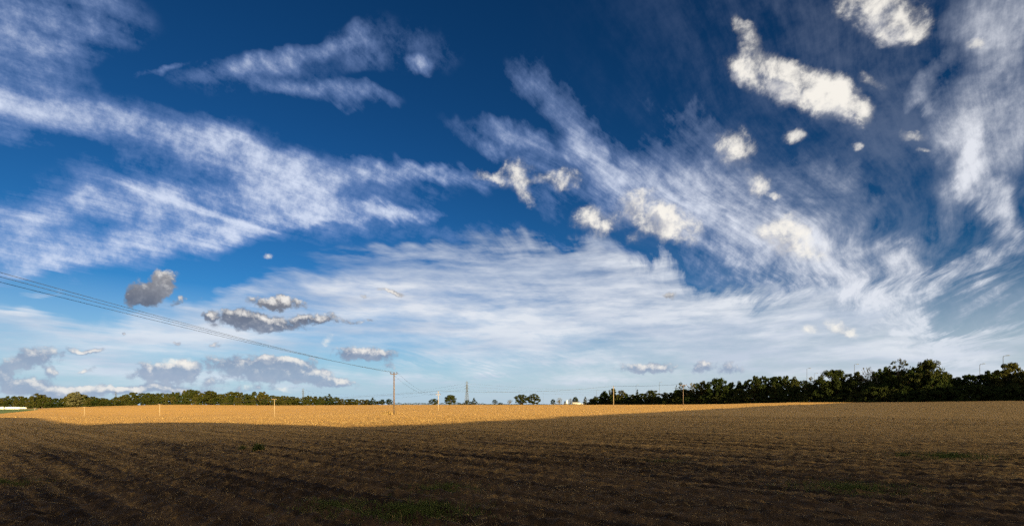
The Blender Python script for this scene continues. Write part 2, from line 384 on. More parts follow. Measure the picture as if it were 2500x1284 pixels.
class MB:
    """collects simple shapes into one mesh"""
    def __init__(s): s.v, s.f = [], []
    def poly(s, vs, fs):
        n = len(s.v); s.v += [tuple(q) for q in vs]; s.f += [tuple(i + n for i in q) for q in fs]; return s
    def box(s, c, d, rz=0.0):
        M = Matrix.Rotation(rz, 3, 'Z'); c = Vector(c)
        vs = [c + M @ Vector((sx * d[0] / 2, sy * d[1] / 2, sz * d[2] / 2)) for sz in (-1, 1) for sx, sy in ((-1, -1), (1, -1), (1, 1), (-1, 1))]
        return s.poly(vs, [(3, 2, 1, 0), (4, 5, 6, 7), (0, 1, 5, 4), (1, 2, 6, 5), (2, 3, 7, 6), (3, 0, 4, 7)])
    def tube(s, pts, rad, n=6, cap=True):
        pts = [Vector(p) for p in pts]
        rad = rad if isinstance(rad, (list, tuple)) else [rad] * len(pts)
        rings = []
        for i, p in enumerate(pts):
            t = (pts[min(i + 1, len(pts) - 1)] - pts[max(i - 1, 0)]).normalized()
            a = t.orthogonal().normalized() if abs(t.z) < 0.9 else Vector((1, 0, 0)).cross(t).normalized()
            b = t.cross(a)
            rings.append([p + (a * math.cos(2 * math.pi * k / n) + b * math.sin(2 * math.pi * k / n)) * rad[i] for k in range(n)])
        vs = [q for r in rings for q in r]; fs = []
        for i in range(len(pts) - 1):
            for k in range(n):
                k2 = (k + 1) % n; fs.append((i * n + k, i * n + k2, (i + 1) * n + k2, (i + 1) * n + k))
        if cap: fs += [tuple(range(n - 1, -1, -1)), tuple((len(pts) - 1) * n + k for k in range(n))]
        return s.poly(vs, fs)
    def prism(s, prof, y0, y1):
        """profile in x, z pushed along y"""
        n = len(prof)
        vs = [(x, y0, z) for x, z in prof] + [(x, y1, z) for x, z in prof]
        return s.poly(vs, [tuple(range(n)), tuple(range(2 * n - 1, n - 1, -1))] + [(k, k + n, (k + 1) % n + n, (k + 1) % n) for k in range(n)])
    def build(s, name, mat, parent=None, smooth=False):
        me = bpy.data.meshes.new(name); me.from_pydata(s.v, [], s.f); me.update()
        bm = bmesh.new(); bm.from_mesh(me); bmesh.ops.recalc_face_normals(bm, faces=bm.faces); bm.to_mesh(me); bm.free()
        if smooth: me.polygons.foreach_set('use_smooth', [True] * len(me.polygons))
        return link(name, me, mat, parent)


def copy_thing(root):
    r = root.copy(); COL.objects.link(r)
    for ch in root.children:
        c = ch.copy(); COL.objects.link(c); c.parent = r
        for gch in ch.children:
            q = gch.copy(); COL.objects.link(q); q.parent = c
    return r


def perlin(x, y, seed=0):
    xi = np.floor(x).astype(np.int64); yi = np.floor(y).astype(np.int64)
    xf, yf = x - xi, y - yi
    def grad(ix, iy):
        h = (ix * 374761393 + iy * 668265263 + seed * 974634777) & 0xFFFFFFFF
        h = ((h ^ (h >> 13)) * 1274126177) & 0xFFFFFFFF
        a = (h & 0xFFFF) / 65536.0 * 2 * np.pi
        return np.cos(a), np.sin(a)
    u = xf * xf * xf * (xf * (xf * 6 - 15) + 10); v = yf * yf * yf * (yf * (yf * 6 - 15) + 10)
    def dot(ix, iy, fx, fy):
        gx, gy = grad(ix, iy); return gx * fx + gy * fy
    a = dot(xi, yi, xf, yf); b = dot(xi + 1, yi, xf - 1, yf)
    c = dot(xi, yi + 1, xf, yf - 1); e = dot(xi + 1, yi + 1, xf - 1, yf - 1)
    return (a + (b - a) * u) + ((c + (e - c) * u) - (a + (b - a) * u)) * v


# ------------------------------------------------------------------ materials
def material(name, fn):
    m = bpy.data.materials.new(name); m.use_nodes = True
    nt = m.node_tree; nt.nodes.clear(); g = NB(nt)
    out = g.new('ShaderNodeOutputMaterial'); nt.links.new(fn(g), out.inputs[0])
    return m


def principled(g, col, rough=0.8, bump=None, bstr=0.5, bdist=0.02, metal=0.0, spec=0.3):
    p = g.new('ShaderNodeBsdfPrincipled')
    g.put(p.inputs['Base Color'], col); g.put(p.inputs['Roughness'], rough); g.put(p.inputs['Metallic'], metal)
    g.put(p.inputs['Specular IOR Level'], spec)
    if bump is not None:
        b = g.new('ShaderNodeBump'); b.inputs['Strength'].default_value = bstr; b.inputs['Distance'].default_value = bdist
        g.put(b.inputs['Height'], bump); g.nt.links.new(b.outputs[0], p.inputs['Normal'])
    return p.outputs[0]


ROW = R(-52)                                       # direction of the cultivator rows


def mat_field(g):
    pos = g.new('ShaderNodeNewGeometry').outputs['Position']
    x, y, z = g.sep(pos)
    dist = g.v('LENGTH', g.xyz(x, y, 0))
    along = g.v('DOT_PRODUCT', pos, (math.sin(ROW), math.cos(ROW), 0)); across = g.v('DOT_PRODUCT', pos, (math.cos(ROW), -math.sin(ROW), 0))
    rows = g.noise(g.xyz(g.m('MULTIPLY', along, 0.07), g.m('MULTIPLY', across, 2.4), 0), 1.0, 3, 0.55)
    speck = g.noise(pos, 13.0, 4, 0.7)
    clump = g.noise(pos, 3.2, 5, 0.6)
    patch = g.noise(pos, 0.035, 4, 0.55)
    tram = g.noise(g.xyz(g.m('MULTIPLY', x, 0.006), g.m('MULTIPLY', y, 0.075), 2.0), 1.0, 3, 0.5)
    f = g.m('ADD', g.m('MULTIPLY', speck, 0.36), g.m('ADD', g.m('MULTIPLY', clump, 0.32), g.m('MULTIPLY', rows, 0.32)))
    f = g.m('ADD', f, g.m('MULTIPLY', g.m('SUBTRACT', patch, 0.5), 0.05))
    # bare soil dominates near the viewer, the straw share grows with distance
    f = g.m('ADD', f, g.m('ADD', g.ss(g.m('LOGARITHM', g.m('MAXIMUM', dist, 1.0), 10.0), 0.75, 1.85, -0.20, 0.125, 'LINEAR'), g.ss(dist, 120, 260, 0, 0.06)))
    f = g.ss(f, 0.38, 0.64)
    soil = g.mix(g.ss(g.m('ADD', g.m('MULTIPLY', rows, 0.6), g.m('MULTIPLY', g.noise(pos, 3.0, 3), 0.4)), 0.38, 0.62), (0.017, 0.0095, 0.0045), (0.076, 0.044, 0.020))
    straw = g.mix(g.noise(pos, 2.1, 4, 0.7), (0.40, 0.208, 0.058), (0.68, 0.392, 0.110))
    col = g.mix(g.m('MULTIPLY', f, 0.85), soil, straw)
    col = g.mix(g.m('MULTIPLY', g.ss(tram, 0.42, 0.6), g.ss(dist, 120, 260, 0, 0.30)), col, (0.30, 0.170, 0.062))
    h = g.m('ADD', g.m('MULTIPLY', g.noise(pos, 5.0, 6, 0.7), 0.7), g.m('MULTIPLY', g.noise(pos, 1.1, 3), 0.5))
    return principled(g, col, 0.95, h, 1.0, 0.085, spec=0.1)


def mat_straw(g):
    ri = g.new('ShaderNodeNewGeometry').outputs['Random Per Island']
    col = g.ramp(ri, [(0.0, (0.08, 0.048, 0.020)), (0.6, (0.26, 0.165, 0.066)), (1.0, (0.54, 0.385, 0.18))])
    d = g.new('ShaderNodeBsdfDiffuse'); g.put(d.inputs[0], col)
    t = g.new('ShaderNodeBsdfTranslucent'); g.put(t.inputs[0], col)
    m = g.new('ShaderNodeMixShader'); m.inputs[0].default_value = 0.2
    g.nt.links.new(d.outputs[0], m.inputs[1]); g.nt.links.new(t.outputs[0], m.inputs[2])
    return m.outputs[0]


def mat_leaf(a, b, c, trans=0.25):
    def fn(g):
        ob = g.new('ShaderNodeObjectInfo').outputs['Random']
        ri = g.new('ShaderNodeNewGeometry').outputs['Random Per Island']
        col = g.ramp(g.m('MULTIPLY_ADD', ob, 0.75, g.m('MULTIPLY', ri, 0.25)), [(0.0, a), (0.5, b), (1.0, c)])
        col = g.mix(g.m('MULTIPLY', ri, 0.35), col, (0.02, 0.025, 0.008))
        d = g.new('ShaderNodeBsdfDiffuse'); g.put(d.inputs[0], col)
        t = g.new('ShaderNodeBsdfTranslucent'); g.put(t.inputs[0], col)
        m = g.new('ShaderNodeMixShader'); m.inputs[0].default_value = trans
        g.nt.links.new(d.outputs[0], m.inputs[1]); g.nt.links.new(t.outputs[0], m.inputs[2])
        return m.outputs[0]
    return fn


def flat(col, rough=0.7, metal=0.0, vary=0.25, scale=3.0, spec=0.3):
    def fn(g):
        co = g.new('ShaderNodeTexCoord').outputs['Object']
        n = g.noise(co, scale, 4, 0.6)
        c = g.mix(g.ss(n, 0.3, 0.7), tuple(q * (1 - vary) for q in col), tuple(min(1, q * (1 + vary)) for q in col))
        return principled(g, c, rough, n, 0.2, 0.02, metal, spec)
    return fn


M = {}
M['field'] = material('stubble_field', mat_field)
M['straw'] = material('straw', mat_straw)
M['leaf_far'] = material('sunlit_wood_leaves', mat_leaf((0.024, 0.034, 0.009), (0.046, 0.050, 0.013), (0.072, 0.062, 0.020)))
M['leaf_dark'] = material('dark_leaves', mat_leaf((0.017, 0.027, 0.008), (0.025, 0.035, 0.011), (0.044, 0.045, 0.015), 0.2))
M['leaf_pale'] = material('pale_leaves', mat_leaf((0.11, 0.105, 0.055), (0.14, 0.13, 0.07), (0.16, 0.15, 0.09)))
M['weed'] = material('weed_leaves', mat_leaf((0.085, 0.105, 0.025), (0.11, 0.125, 0.035), (0.16, 0.15, 0.055)))
M['bark'] = material('bark', flat((0.07, 0.052, 0.036), 0.95, vary=0.4, scale=6))
M['pole'] = material('weathered_pole_wood', flat((0.10, 0.068, 0.050), 0.9, vary=0.35, scale=4))
M['pole_pale'] = material('pale_pole_wood', flat((0.29, 0.22, 0.145), 0.9, vary=0.25, scale=4))
M['wire'] = material('conductor', flat((0.035, 0.038, 0.045), 0.6, vary=0.1))
M['ceramic'] = material('insulator_glaze', flat((0.05, 0.03, 0.025), 0.25, vary=0.1, spec=0.5))
M['steel'] = material('galvanised_steel', flat((0.055, 0.06, 0.065), 0.6, 0.0, 0.2))
M['white'] = material('white_paint', flat((0.78, 0.77, 0.74), 0.4, vary=0.06))
M['glass'] = material('dark_glass', flat((0.02, 0.022, 0.026), 0.1, vary=0.1, spec=0.5))
M['rubber'] = material('rubber', flat((0.025, 0.025, 0.025), 0.9, vary=0.1))
M['navy'] = material('navy_metal_sheet', flat((0.045, 0.055, 0.085), 0.5, vary=0.2))
M['barn'] = material('grey_cladding', flat((0.30, 0.29, 0.28), 0.8, vary=0.15))
M['roof'] = material('roof_sheet', flat((0.20, 0.19, 0.19), 0.7, vary=0.2))
M['shadow_ridge'] = material('shadow_ridge_skin', flat((0.05, 0.055, 0.025), 0.95, vary=0.4, scale=0.3))
M['grass'] = material('meadow_grass', flat((0.075, 0.11, 0.022), 0.95, vary=0.3, scale=0.12))
M['track'] = material('track_gravel', flat((0.34, 0.28, 0.19), 0.95, vary=0.2, scale=0.5))

# ------------------------------------------------------------------ the lie of the land
NEAR = [(1, None), (6, None), (15, None), (25, None), (37, None)]
COLS = {
    -700: [(56, 1020), (100, 1018), (160, 1017), (230, 1016), (300, 1014.5), (420, 1011), (470, 1007), (520, 1001), (560, 998), (600, 997)],
    0: [(56, 1020), (100, 1018), (160, 1017), (230, 1016), (300, 1014.5), (420, 1011), (470, 1007), (520, 1001), (560, 998), (600, 997)],
    200: [(60, 1024), (100, 1020), (160, 1019), (230, 1018), (300, 1017), (340, 1015), (400, 1006), (450, 998), (500, 993.3), (520, 992.7)],
    400: [(60, 1023), (100, 1020.5), (160, 1019), (230, 1018.3), (290, 1017), (330, 1011), (380, 1001), (430, 992), (470, 987.7), (490, 987)],
    670: [(60, 1022), (100, 1019.5), (160, 1018), (220, 1016.5), (260, 1013), (320, 1002), (380, 993), (430, 989.7), (450, 989.2)],
    950: [(60, 1018), (100, 1011.5), (150, 1009), (200, 1006), (260, 1000), (330, 993), (400, 988.6), (430, 988)],
    1250: [(60, 1015), (100, 1006.5), (150, 1001.5), (200, 998), (260, 994), (330, 990), (400, 988), (430, 987.7)],
    1600: [(60, 1013), (100, 1002), (150, 996), (200, 991), (250, 987.5), (280, 986), (300, 985.5)],
    2000: [(60, 1010), (100, 996), (130, 989.5), (160, 983.5), (185, 979.8), (200, 979.3)],
    2500: [(60, 1005), (90, 991), (110, 984), (135, 976.5), (150, 975)],
    3300: [(60, 1005), (90, 991), (110, 984), (135, 976.5), (150, 975)],
}


def terrain_table():
    ld = np.linspace(math.log(0.5), math.log(12000), 600); D = np.exp(ld)
    us = np.array([sg(p) for p in sorted(COLS)]); rows = []
    for p in sorted(COLS):
        pts = [(0.1, 0.0), (25.0, 0.0)] + [(d, EYE - (py - HOR) / FPX * d) for d, py in COLS[p]]
        dl, zl = pts[-1]
        pts += [(dl + 90, zl + 0.1), (dl + 400, zl - 10), (12000, -230)]
        rows.append(np.interp(D, [q[0] for q in pts], [q[1] for q in pts]))
    T = np.array(rows); U = np.linspace(us[0], us[-1], 300)
    T = np.array([np.interp(U, us, T[:, k]) for k in range(T.shape[1])]).T
    def smooth(A, axis, n):
        w = np.hanning(n + 2)[1:-1]; w /= w.sum()
        P = np.pad(A, [(n // 2, n // 2) if a == axis else (0, 0) for a in (0, 1)], mode='edge')
        return np.apply_along_axis(lambda q: np.convolve(q, w, 'valid'), axis, P)
    T = smooth(smooth(T, 0, 13), 1, 7)
    return U, ld, T


U_, LD_, T_ = terrain_table()


def terrain(X, Y):
    X = np.asarray(X, float); Y = np.asarray(Y, float)
    r = np.hypot(X, Y); az = np.arctan2(X, Y); a = np.clip(az, R(-61), R(61))
    D = np.maximum(r * np.cos(a), 0.51); u = np.clip(np.tan(a), U_[0], U_[-1])
    fu = (u - U_[0]) / (U_[1] - U_[0]); fl = (np.log(D) - LD_[0]) / (LD_[1] - LD_[0])
    i = np.clip(fu.astype(int), 0, len(U_) - 2); j = np.clip(fl.astype(int), 0, len(LD_) - 2)
    fu = np.clip(fu - i, 0, 1); fl = np.clip(fl - j, 0, 1)
    z = T_[i, j] * (1 - fu) * (1 - fl) + T_[i + 1, j] * fu * (1 - fl) + T_[i, j + 1] * (1 - fu) * fl + T_[i + 1, j + 1] * fu * fl
    t = np.clip((np.abs(az) - R(75)) / R(60), 0, 1); return z * (1 - t * t * (3 - 2 * t))


def relief(X, Y):
    """clods and cultivator rows on top of the lie of the land"""
    r = np.hypot(X, Y)
    along = X * math.sin(ROW) + Y * math.cos(ROW); across = X * math.cos(ROW) - Y * math.sin(ROW)
    wob = across + 0.10 * perlin(along * 0.25, across * 0.25, 3)
    row_amp = np.clip(0.55 + 0.9 * perlin(X * 0.11, Y * 0.11, 5), 0.1, 1)
    h = 0.062 * np.sin(wob * 2 * np.pi / 0.50) * row_amp
    c1 = perlin(X * 2.1, Y * 2.1, 1); c2 = perlin(X * 5.3, Y * 5.3, 2); c3 = perlin(X * 11.7, Y * 11.7, 4)
    h = h + 0.055 * c1 + 0.075 * np.maximum(c2, -0.15) + 0.032 * c3
    fade = np.clip(1.35 - r / 42.0, 0, 1)
    big = 0.16 * perlin(X * 0.09, Y * 0.09, 7) + 0.08 * perlin(X * 0.31, Y * 0.31, 8)
    return h * fade + big * np.clip((r - 3) / 20, 0, 1) * np.clip(1.4 - r / 500, 0, 1)


def ground_z(X, Y): return terrain(X, Y) + relief(X, Y)


def gz(x, y): return float(ground_z(np.array([x]), np.array([y]))[0])


def build_ground():
    fine = np.arange(-53.0, 53.01, 0.16); coarse = np.concatenate([np.arange(53.5, 70, 1.5), np.arange(72, 290, 6.0), np.arange(291, 306.9, 1.5)])
    ang = np.radians(np.concatenate([fine, coarse]))
    rr = [0.05, 0.5, 1.0, 1.6, 2.3, 3.0, 3.8, 4.6]
    r = 5.0
    while r < 55: rr.append(r); r *= 1.0046
    while r < 700: rr.append(r); r *= 1.012
    while r < 11500: rr.append(r); r *= 1.12
    rr = np.array(rr); A, Rr = np.meshgrid(ang, rr)
    X, Y = Rr * np.sin(A), Rr * np.cos(A)
    Z = ground_z(X, Y)
    na, nr = len(ang), len(rr)
    co = np.stack([X, Y, Z], -1).reshape(-1, 3)
    i, j = np.meshgrid(np.arange(nr - 1), np.arange(na), indexing='ij'); j2 = (j + 1) % na
    f = np.stack([i * na + j, (i + 1) * na + j, (i + 1) * na + j2, i * na + j2], -1).reshape(-1, 4)[:, ::-1]
    o = link('ground', mesh_np('ground', co, f, True), M['field'])
    tag(o, kind='structure'); return o


build_ground()


def find_ground(px, py, d0=12.0, d1=480.0):
    """first point of the land seen at (px, py)"""
    D = np.exp(np.linspace(math.log(d0), math.log(d1), 3000)); X = sg(px) * D
    ray = EYE + (HOR - py) / FPX * D; z = terrain(X, D)
    k = int(np.argmax(ray <= z)); return Vector((X[k], D[k], z[k]))


# unseen ridge added in place of trees, crest shaped to cast the near-ground shadow
EDGE = [(-400, 1019), (-150, 1019.5), (0, 1020), (60, 1020.6), (105, 1021.5), (125, 1026), (160, 1033), (210, 1037), (300, 1033), (400, 1030), (500, 1031),
        (650, 1036), (850, 1040), (1000, 1037), (1150, 1030.5), (1300, 1021), (1500, 1010), (1700, 1000), (1850, 991.5), (2000, 985.3), (2080, 982.3)]


def build_shadow_ridge():
    sh = Vector((SUN_DIR.x, SUN_DIR.y, 0)).normalized(); L = 95.0; tan = math.tan(SUN_EL)
    pts = [find_ground(px, py) for px, py in EDGE]
    pts += [Vector((sg(2200) * 215, 215, 2.5)), Vector((sg(2350) * 290, 290, 2.5)), Vector((sg(2600) * 420, 420, 2.5)), Vector((700, 520, 2))]
    # resample
    P = np.array([[p.x, p.y, p.z] for p in pts]); s = np.concatenate([[0], np.cumsum(np.hypot(*np.diff(P[:, :2], axis=0).T))])
    t = np.arange(0, s[-1], 0.5); Q = np.stack([np.interp(t, s, P[:, k]) for k in range(3)], -1)
    wig = 0.45 * perlin(t * 0.30, t * 0 + 3.3, 9) + 0.25 * perlin(t * 0.8, t * 0 + 5.3, 12) + 0.35 * perlin(t * 0.11, t * 0 + 1.3, 9)
    crest = np.stack([Q[:, 0] + sh.x * L, Q[:, 1] + sh.y * L, Q[:, 2] + L * tan + wig], -1)
    foot = crest + np.array([sh.x * 9, sh.y * 9, 0]); foot[:, 2] = -1.0
    front = crest - np.array([sh.x * 6, sh.y * 6, 0]); front[:, 2] = -1.0
    n = len(t); co = np.concatenate([front, crest, foot]); k = np.arange(n - 1)
    f = np.concatenate([np.stack([k, k + 1, n + k + 1, n + k], -1), np.stack([n + k, n + k + 1, 2 * n + k + 1, 2 * n + k], -1), np.stack([2 * n + k, 2 * n + k + 1, k + 1, k], -1)])
    tag(link('shadow_ridge', mesh_np('shadow_ridge', co, f), M['shadow_ridge']), kind='structure')


build_shadow_ridge()


# straw and stubble lying on and standing in the soil
def ribbons(name, base, direc, length, width, mat, parent=None, taper=0.5):
    """thin blades: base points, unit directions"""
    n = len(base)
    side = np.cross(direc, RNG.normal(size=(n, 3))); side /= np.linalg.norm(side, axis=1)[:, None] + 1e-9
    w = (width * 0.5)[:, None] * side; tip = base + direc * length[:, None]
    co = np.stack([base - w, base + w, tip + w * taper, tip - w * taper], 1).reshape(-1, 3)
    f = np.arange(4 * n).reshape(n, 4)
    return link(name, mesh_np(name, co, f), mat, parent)


def scatter_straw():
    def spots(n, r0, r1, power):
        a = np.radians(RNG.uniform(-52, 52, n)); q = RNG.uniform(0, 1, n)
        r = (r0 ** power + q * (r1 ** power - r0 ** power)) ** (1 / power)
        return r * np.sin(a), r * np.cos(a), r
    # lying straw, thick in swathes
    x, y, r = spots(240000, 5.2, 60, 1.3)
    keep = RNG.uniform(0, 1, len(x)) < np.clip(0.30 + 0.2 * perlin(x * 0.2, y * 0.2, 21) + 0.9 * perlin((x * math.cos(ROW) - y * math.sin(ROW)) * 1.8, (x * math.sin(ROW) + y * math.cos(ROW)) * 0.12, 22) + 0.5 * perlin(x * 1.7, y * 1.7, 23), 0.04, 1)
    x, y, r = x[keep], y[keep], r[keep]; n = len(x)
    th = np.where(RNG.uniform(0, 1, n) < 0.35, math.pi / 2 - ROW + RNG.normal(0, 0.35, n), RNG.uniform(0, 2 * math.pi, n)); pit = np.abs(RNG.normal(0.05, 0.28, n))
    d = np.stack([np.cos(th) * np.cos(pit), np.sin(th) * np.cos(pit), np.sin(pit)], -1)
    ln = RNG.gamma(2.4, 0.034, n) + 0.02; wd = np.maximum(0.003, 0.00028 * r) * RNG.uniform(0.6, 1.5, n)
    b = np.stack([x, y, ground_z(x, y) + 0.012], -1)
    tag(ribbons('straw', b, d, ln, wd, M['straw'], taper=0.8), 'loose pale straw littering the dark tilled soil', 'straw', kind='stuff')
    # short standing stubble, out to the far slope
    x, y, r = spots(220000, 6.5, 330, 0.5)
    keep = RNG.uniform(0, 1, len(x)) < np.clip(0.6 + 1.2 * perlin(x * 0.5, y * 0.5, 31), 0.1, 1)
    x, y, r = x[keep], y[keep], r[keep]; n = len(x)
    th = RNG.uniform(0, 2 * math.pi, n); tilt = np.abs(RNG.normal(0.0, 0.55, n))
    d = np.stack([np.cos(th) * np.sin(tilt), np.sin(th) * np.sin(tilt), np.cos(tilt)], -1)
    ln = RNG.uniform(0.03, 0.10, n); wd = np.maximum(0.003, 0.00030 * r) * RNG.uniform(0.6, 1.6, n)
    b = np.stack([x, y, ground_z(x, y) - 0.01], -1)
    tag(ribbons('stubble', b, d, ln, wd, M['straw'], taper=0.6), 'short cut stubble standing across the whole field', 'stubble', kind='stuff')


scatter_straw()
# ==== END GROUND

# ------------------------------------------------------------------ trees
def crown_mesh(name, seed, width, low, n_clump, per, leaf, shape, squash=1.0, sparse=0.0):
    """crown of a tree 10 m high: leaf faces in clumps through the crown's volume. shape(t) is the half width at height t in 0..1"""
    rg = np.random.default_rng(seed); cs = []; H = 10.0; z0 = low * H
    lop = rg.uniform(0, 6.28, 3)
    while len(cs) < n_clump:
        t = rg.uniform(0, 1); a = rg.uniform(0, 2 * math.pi)
        rmax = shape(t) * width * 0.5 * (1 + 0.16 * math.sin(2 * a + lop[0]) + 0.12 * math.sin(3 * a + lop[1] + 4 * t) + 0.10 * math.sin(5 * a + lop[2] - 7 * t))
        q = rg.uniform(0, 1) ** 0.42
        if rg.uniform() > rmax / (width * 0.5) + 0.08: continue
        cs.append((math.cos(a) * rmax * q, math.sin(a) * rmax * q, z0 + t * (H - z0) * 0.95))
    cs = np.array(cs); cr = rg.uniform(0.45, 1.05, n_clump) * width / 8.5 * (1 - sparse * 0.35)
    idx = rg.integers(0, n_clump, n_clump * per); n = len(idx)
    dv = rg.normal(size=(n, 3)); dv /= np.linalg.norm(dv, axis=1)[:, None]
    p = cs[idx] + dv * (cr[idx] * rg.uniform(0.25, 1.08, n) ** 0.6)[:, None] * np.array([1, 1, 0.8])
    p[:, 2] = np.clip(p[:, 2], 0.05, None)
    nrm = dv + rg.normal(size=(n, 3)) * 0.75; nrm /= np.linalg.norm(nrm, axis=1)[:, None]
    u = np.cross(nrm, rg.normal(size=(n, 3))); u /= np.linalg.norm(u, axis=1)[:, None]; v = np.cross(nrm, u)
    s = (leaf * rg.uniform(0.55, 1.35, n))[:, None]
    co = np.stack([p - u * s * .5, p + v * s * .34, p + u * s * .5, p - v * s * .34], 1).reshape(-1, 3)
    me = mesh_np(name, co, np.arange(4 * n).reshape(n, 4))
    return me, cs


def trunk_mesh(name, seed, cs, low, girth, n_limb):
    rg = random.Random(seed); mb = MB(); top = 10 * (low + (1 - low) * 0.62)
    wob = [Vector((rg.uniform(-.15, .15), rg.uniform(-.15, .15), 0)) for _ in range(5)]
    stem = [Vector((0, 0, -0.3)), Vector((0, 0, 0.3)), Vector((0, 0, top * .4)) + wob[1], Vector((0, 0, top * .7)) + wob[2], Vector((0, 0, top)) + wob[3]]
    mb.tube(stem, [girth * 1.5, girth * 1.05, girth * .8, girth * .5, girth * .2], 8)
    order = sorted(range(len(cs)), key=lambda k: rg.random())[:n_limb]
    for k in order:
        e = Vector(cs[k]); zb = max(0.12 * top, min(top * 0.85, e.z * rg.uniform(.45, .7)))
        b = Vector((0, 0, zb)); m = b.lerp(e, .5) + Vector((0, 0, rg.uniform(.0, .5)))
        mb.tube([b, m, e], [girth * .42, girth * .24, girth * .07], 5, False)
    me = bpy.data.meshes.new(name); me.from_pydata(mb.v, [], mb.f); me.update(); me.materials.append(M['bark']); return me


def sh_round(t): return math.sqrt(max(0.0, 1 - (2 * t - 1) ** 2)) * 0.92 + 0.08
def sh_oak(t): return (min(1, (t + .05) * 3.2) ** .6) * math.sqrt(max(0.0, 1 - max(0, (t - .35) / .65) ** 2.2))
def sh_oval(t): return (min(1, (t + .08) * 2.4) ** .7) * math.sqrt(max(0.0, 1 - max(0, (t - .25) / .75) ** 2))
def sh_cone(t): return max(0.05, (1 - t) ** .75) * min(1, (t + .1) * 4)
def sh_wall(t): return 0.95 * math.sqrt(max(0.0, 1 - max(0, (t - .45) / .55) ** 2.4))
def sh_lump(t): return (0.75 + .25 * math.cos(t * 11)) * math.sqrt(max(0.0, 1 - max(0, (t - .3) / .7) ** 2))


SPEC = {  # kind: crown width at 10 m height, bare stem, clumps, leaves per clump, leaf size, outline, girth, limbs
    'round': (8.6, .08, 95, 120, .42, sh_round, .26, 8), 'oak': (10.5, .09, 115, 115, .42, sh_oak, .34, 9),
    'oval': (6.6, .06, 90, 110, .38, sh_oval, .22, 8), 'cone': (5.6, .05, 70, 75, .34, sh_cone, .20, 6),
    'wall': (7.6, .00, 110, 110, .42, sh_wall, .22, 8), 'lump': (8.0, .03, 100, 110, .42, sh_lump, .25, 8),
    'open': (8.0, .20, 120, 14, .30, sh_oak, .24, 40), 'shrub': (14.0, .00, 70, 70, .62, sh_wall, .25, 6),
    'thin': (6.8, .10, 130, 22, .32, sh_oval, .20, 24),
}
PROTO = {}
for kind, (w, low, nc, per, lf, shp, girth, nl) in SPEC.items():
    for var in range(2 if kind not in ('cone', 'open', 'thin') else 1):
        sd = sum(ord(c) for c in kind) * 7 + var * 131
        me, cs = crown_mesh('crown', sd, w, low, nc, per, lf, shp, sparse=1.0 if kind in ('open', 'thin') else 0.0)
        PROTO[(kind, var)] = (me, trunk_mesh('trunk', sd, cs, low, girth, nl))
CROWN_MAT = {}


def crown_of(kind, var, mat):
    key = (kind, var, mat)
    if key not in CROWN_MAT:
        me = PROTO[(kind, var)][0].copy(); me.materials.append(M[mat]); CROWN_MAT[key] = me
    return CROWN_MAT[key]


def tree(px, top, D, label, kind='wall', mat='leaf_far', wpx=None, group=None, name='broadleaf_tree', sink=0.0):
    """a tree whose top is seen at (px, top) when it stands at depth D"""
    x = sg(px) * D; zb = float(terrain(np.array([x]), np.array([D]))[0]) - sink
    h = max(1.0, EYE + (HOR - top) / FPX * D - zb)
    if (kind, 1) in PROTO: var = random.randrange(2)
    else: var = 0
    w = wpx / FPX * D if wpx else h * SPEC[kind][0] / 10 * random.uniform(.85, 1.15)
    k = w / SPEC[kind][0]
    o = empty(name, (x, D, zb), random.uniform(0, 6.28), (k, k, h / 10.35))
    link('trunk', PROTO[(kind, var)][1], None, o); link('crown', crown_of(kind, var, mat), None, o)
    return tag(o, label, 'shrub' if kind == 'shrub' else 'tree', group)


# far sunlit wood along the left skyline: outline of the tree tops in the photograph
LEFT_TOP = [(-60, 966), (0, 968), (30, 963), (60, 966), (68, 968), (92, 958), (112, 962), (128, 970), (150, 970), (170, 958), (186, 954), (210, 960), (222, 965), (240, 967), (254, 969), (276, 970),
            (304, 961), (326, 956), (360, 958), (380, 955), (410, 956), (434, 953), (466, 948), (484, 951), (496, 957), (514, 952), (540, 958), (570, 953), (604, 957), (620, 953), (644, 954), (654, 962),
            (688, 964), (706, 964), (730, 966), (760, 964), (776, 964), (788, 967), (804, 960), (820, 967), (840, 971), (870, 971), (890, 973), (910, 969), (922, 977), (934, 974), (950, 973), (958, 978)]


ORD = ['first', 'second', 'third', 'fourth', 'fifth', 'sixth', 'seventh', 'eighth', 'ninth', 'tenth', 'eleventh', 'twelfth', 'thirteenth', 'fourteenth', 'fifteenth', 'sixteenth', 'seventeenth', 'eighteenth', 'nineteenth', 'twentieth']
LOOK = {'wall': 'full', 'lump': 'lumpy', 'oval': 'narrow', 'oak': 'broad', 'round': 'round', 'shrub': 'low bushy', 'thin': 'sparse', 'open': 'sparse', 'cone': 'pointed'}
SEEN = {}


def place(secs, px, row):
    """ordinal and words for the stretch of wood that px falls in"""
    sec = next((w for a, b, w in secs if a <= px < b), secs[-1][2])
    k = SEEN[(sec, row)] = SEEN.get((sec, row), 0) + 1
    return ORD[min(k, 20) - 1], sec


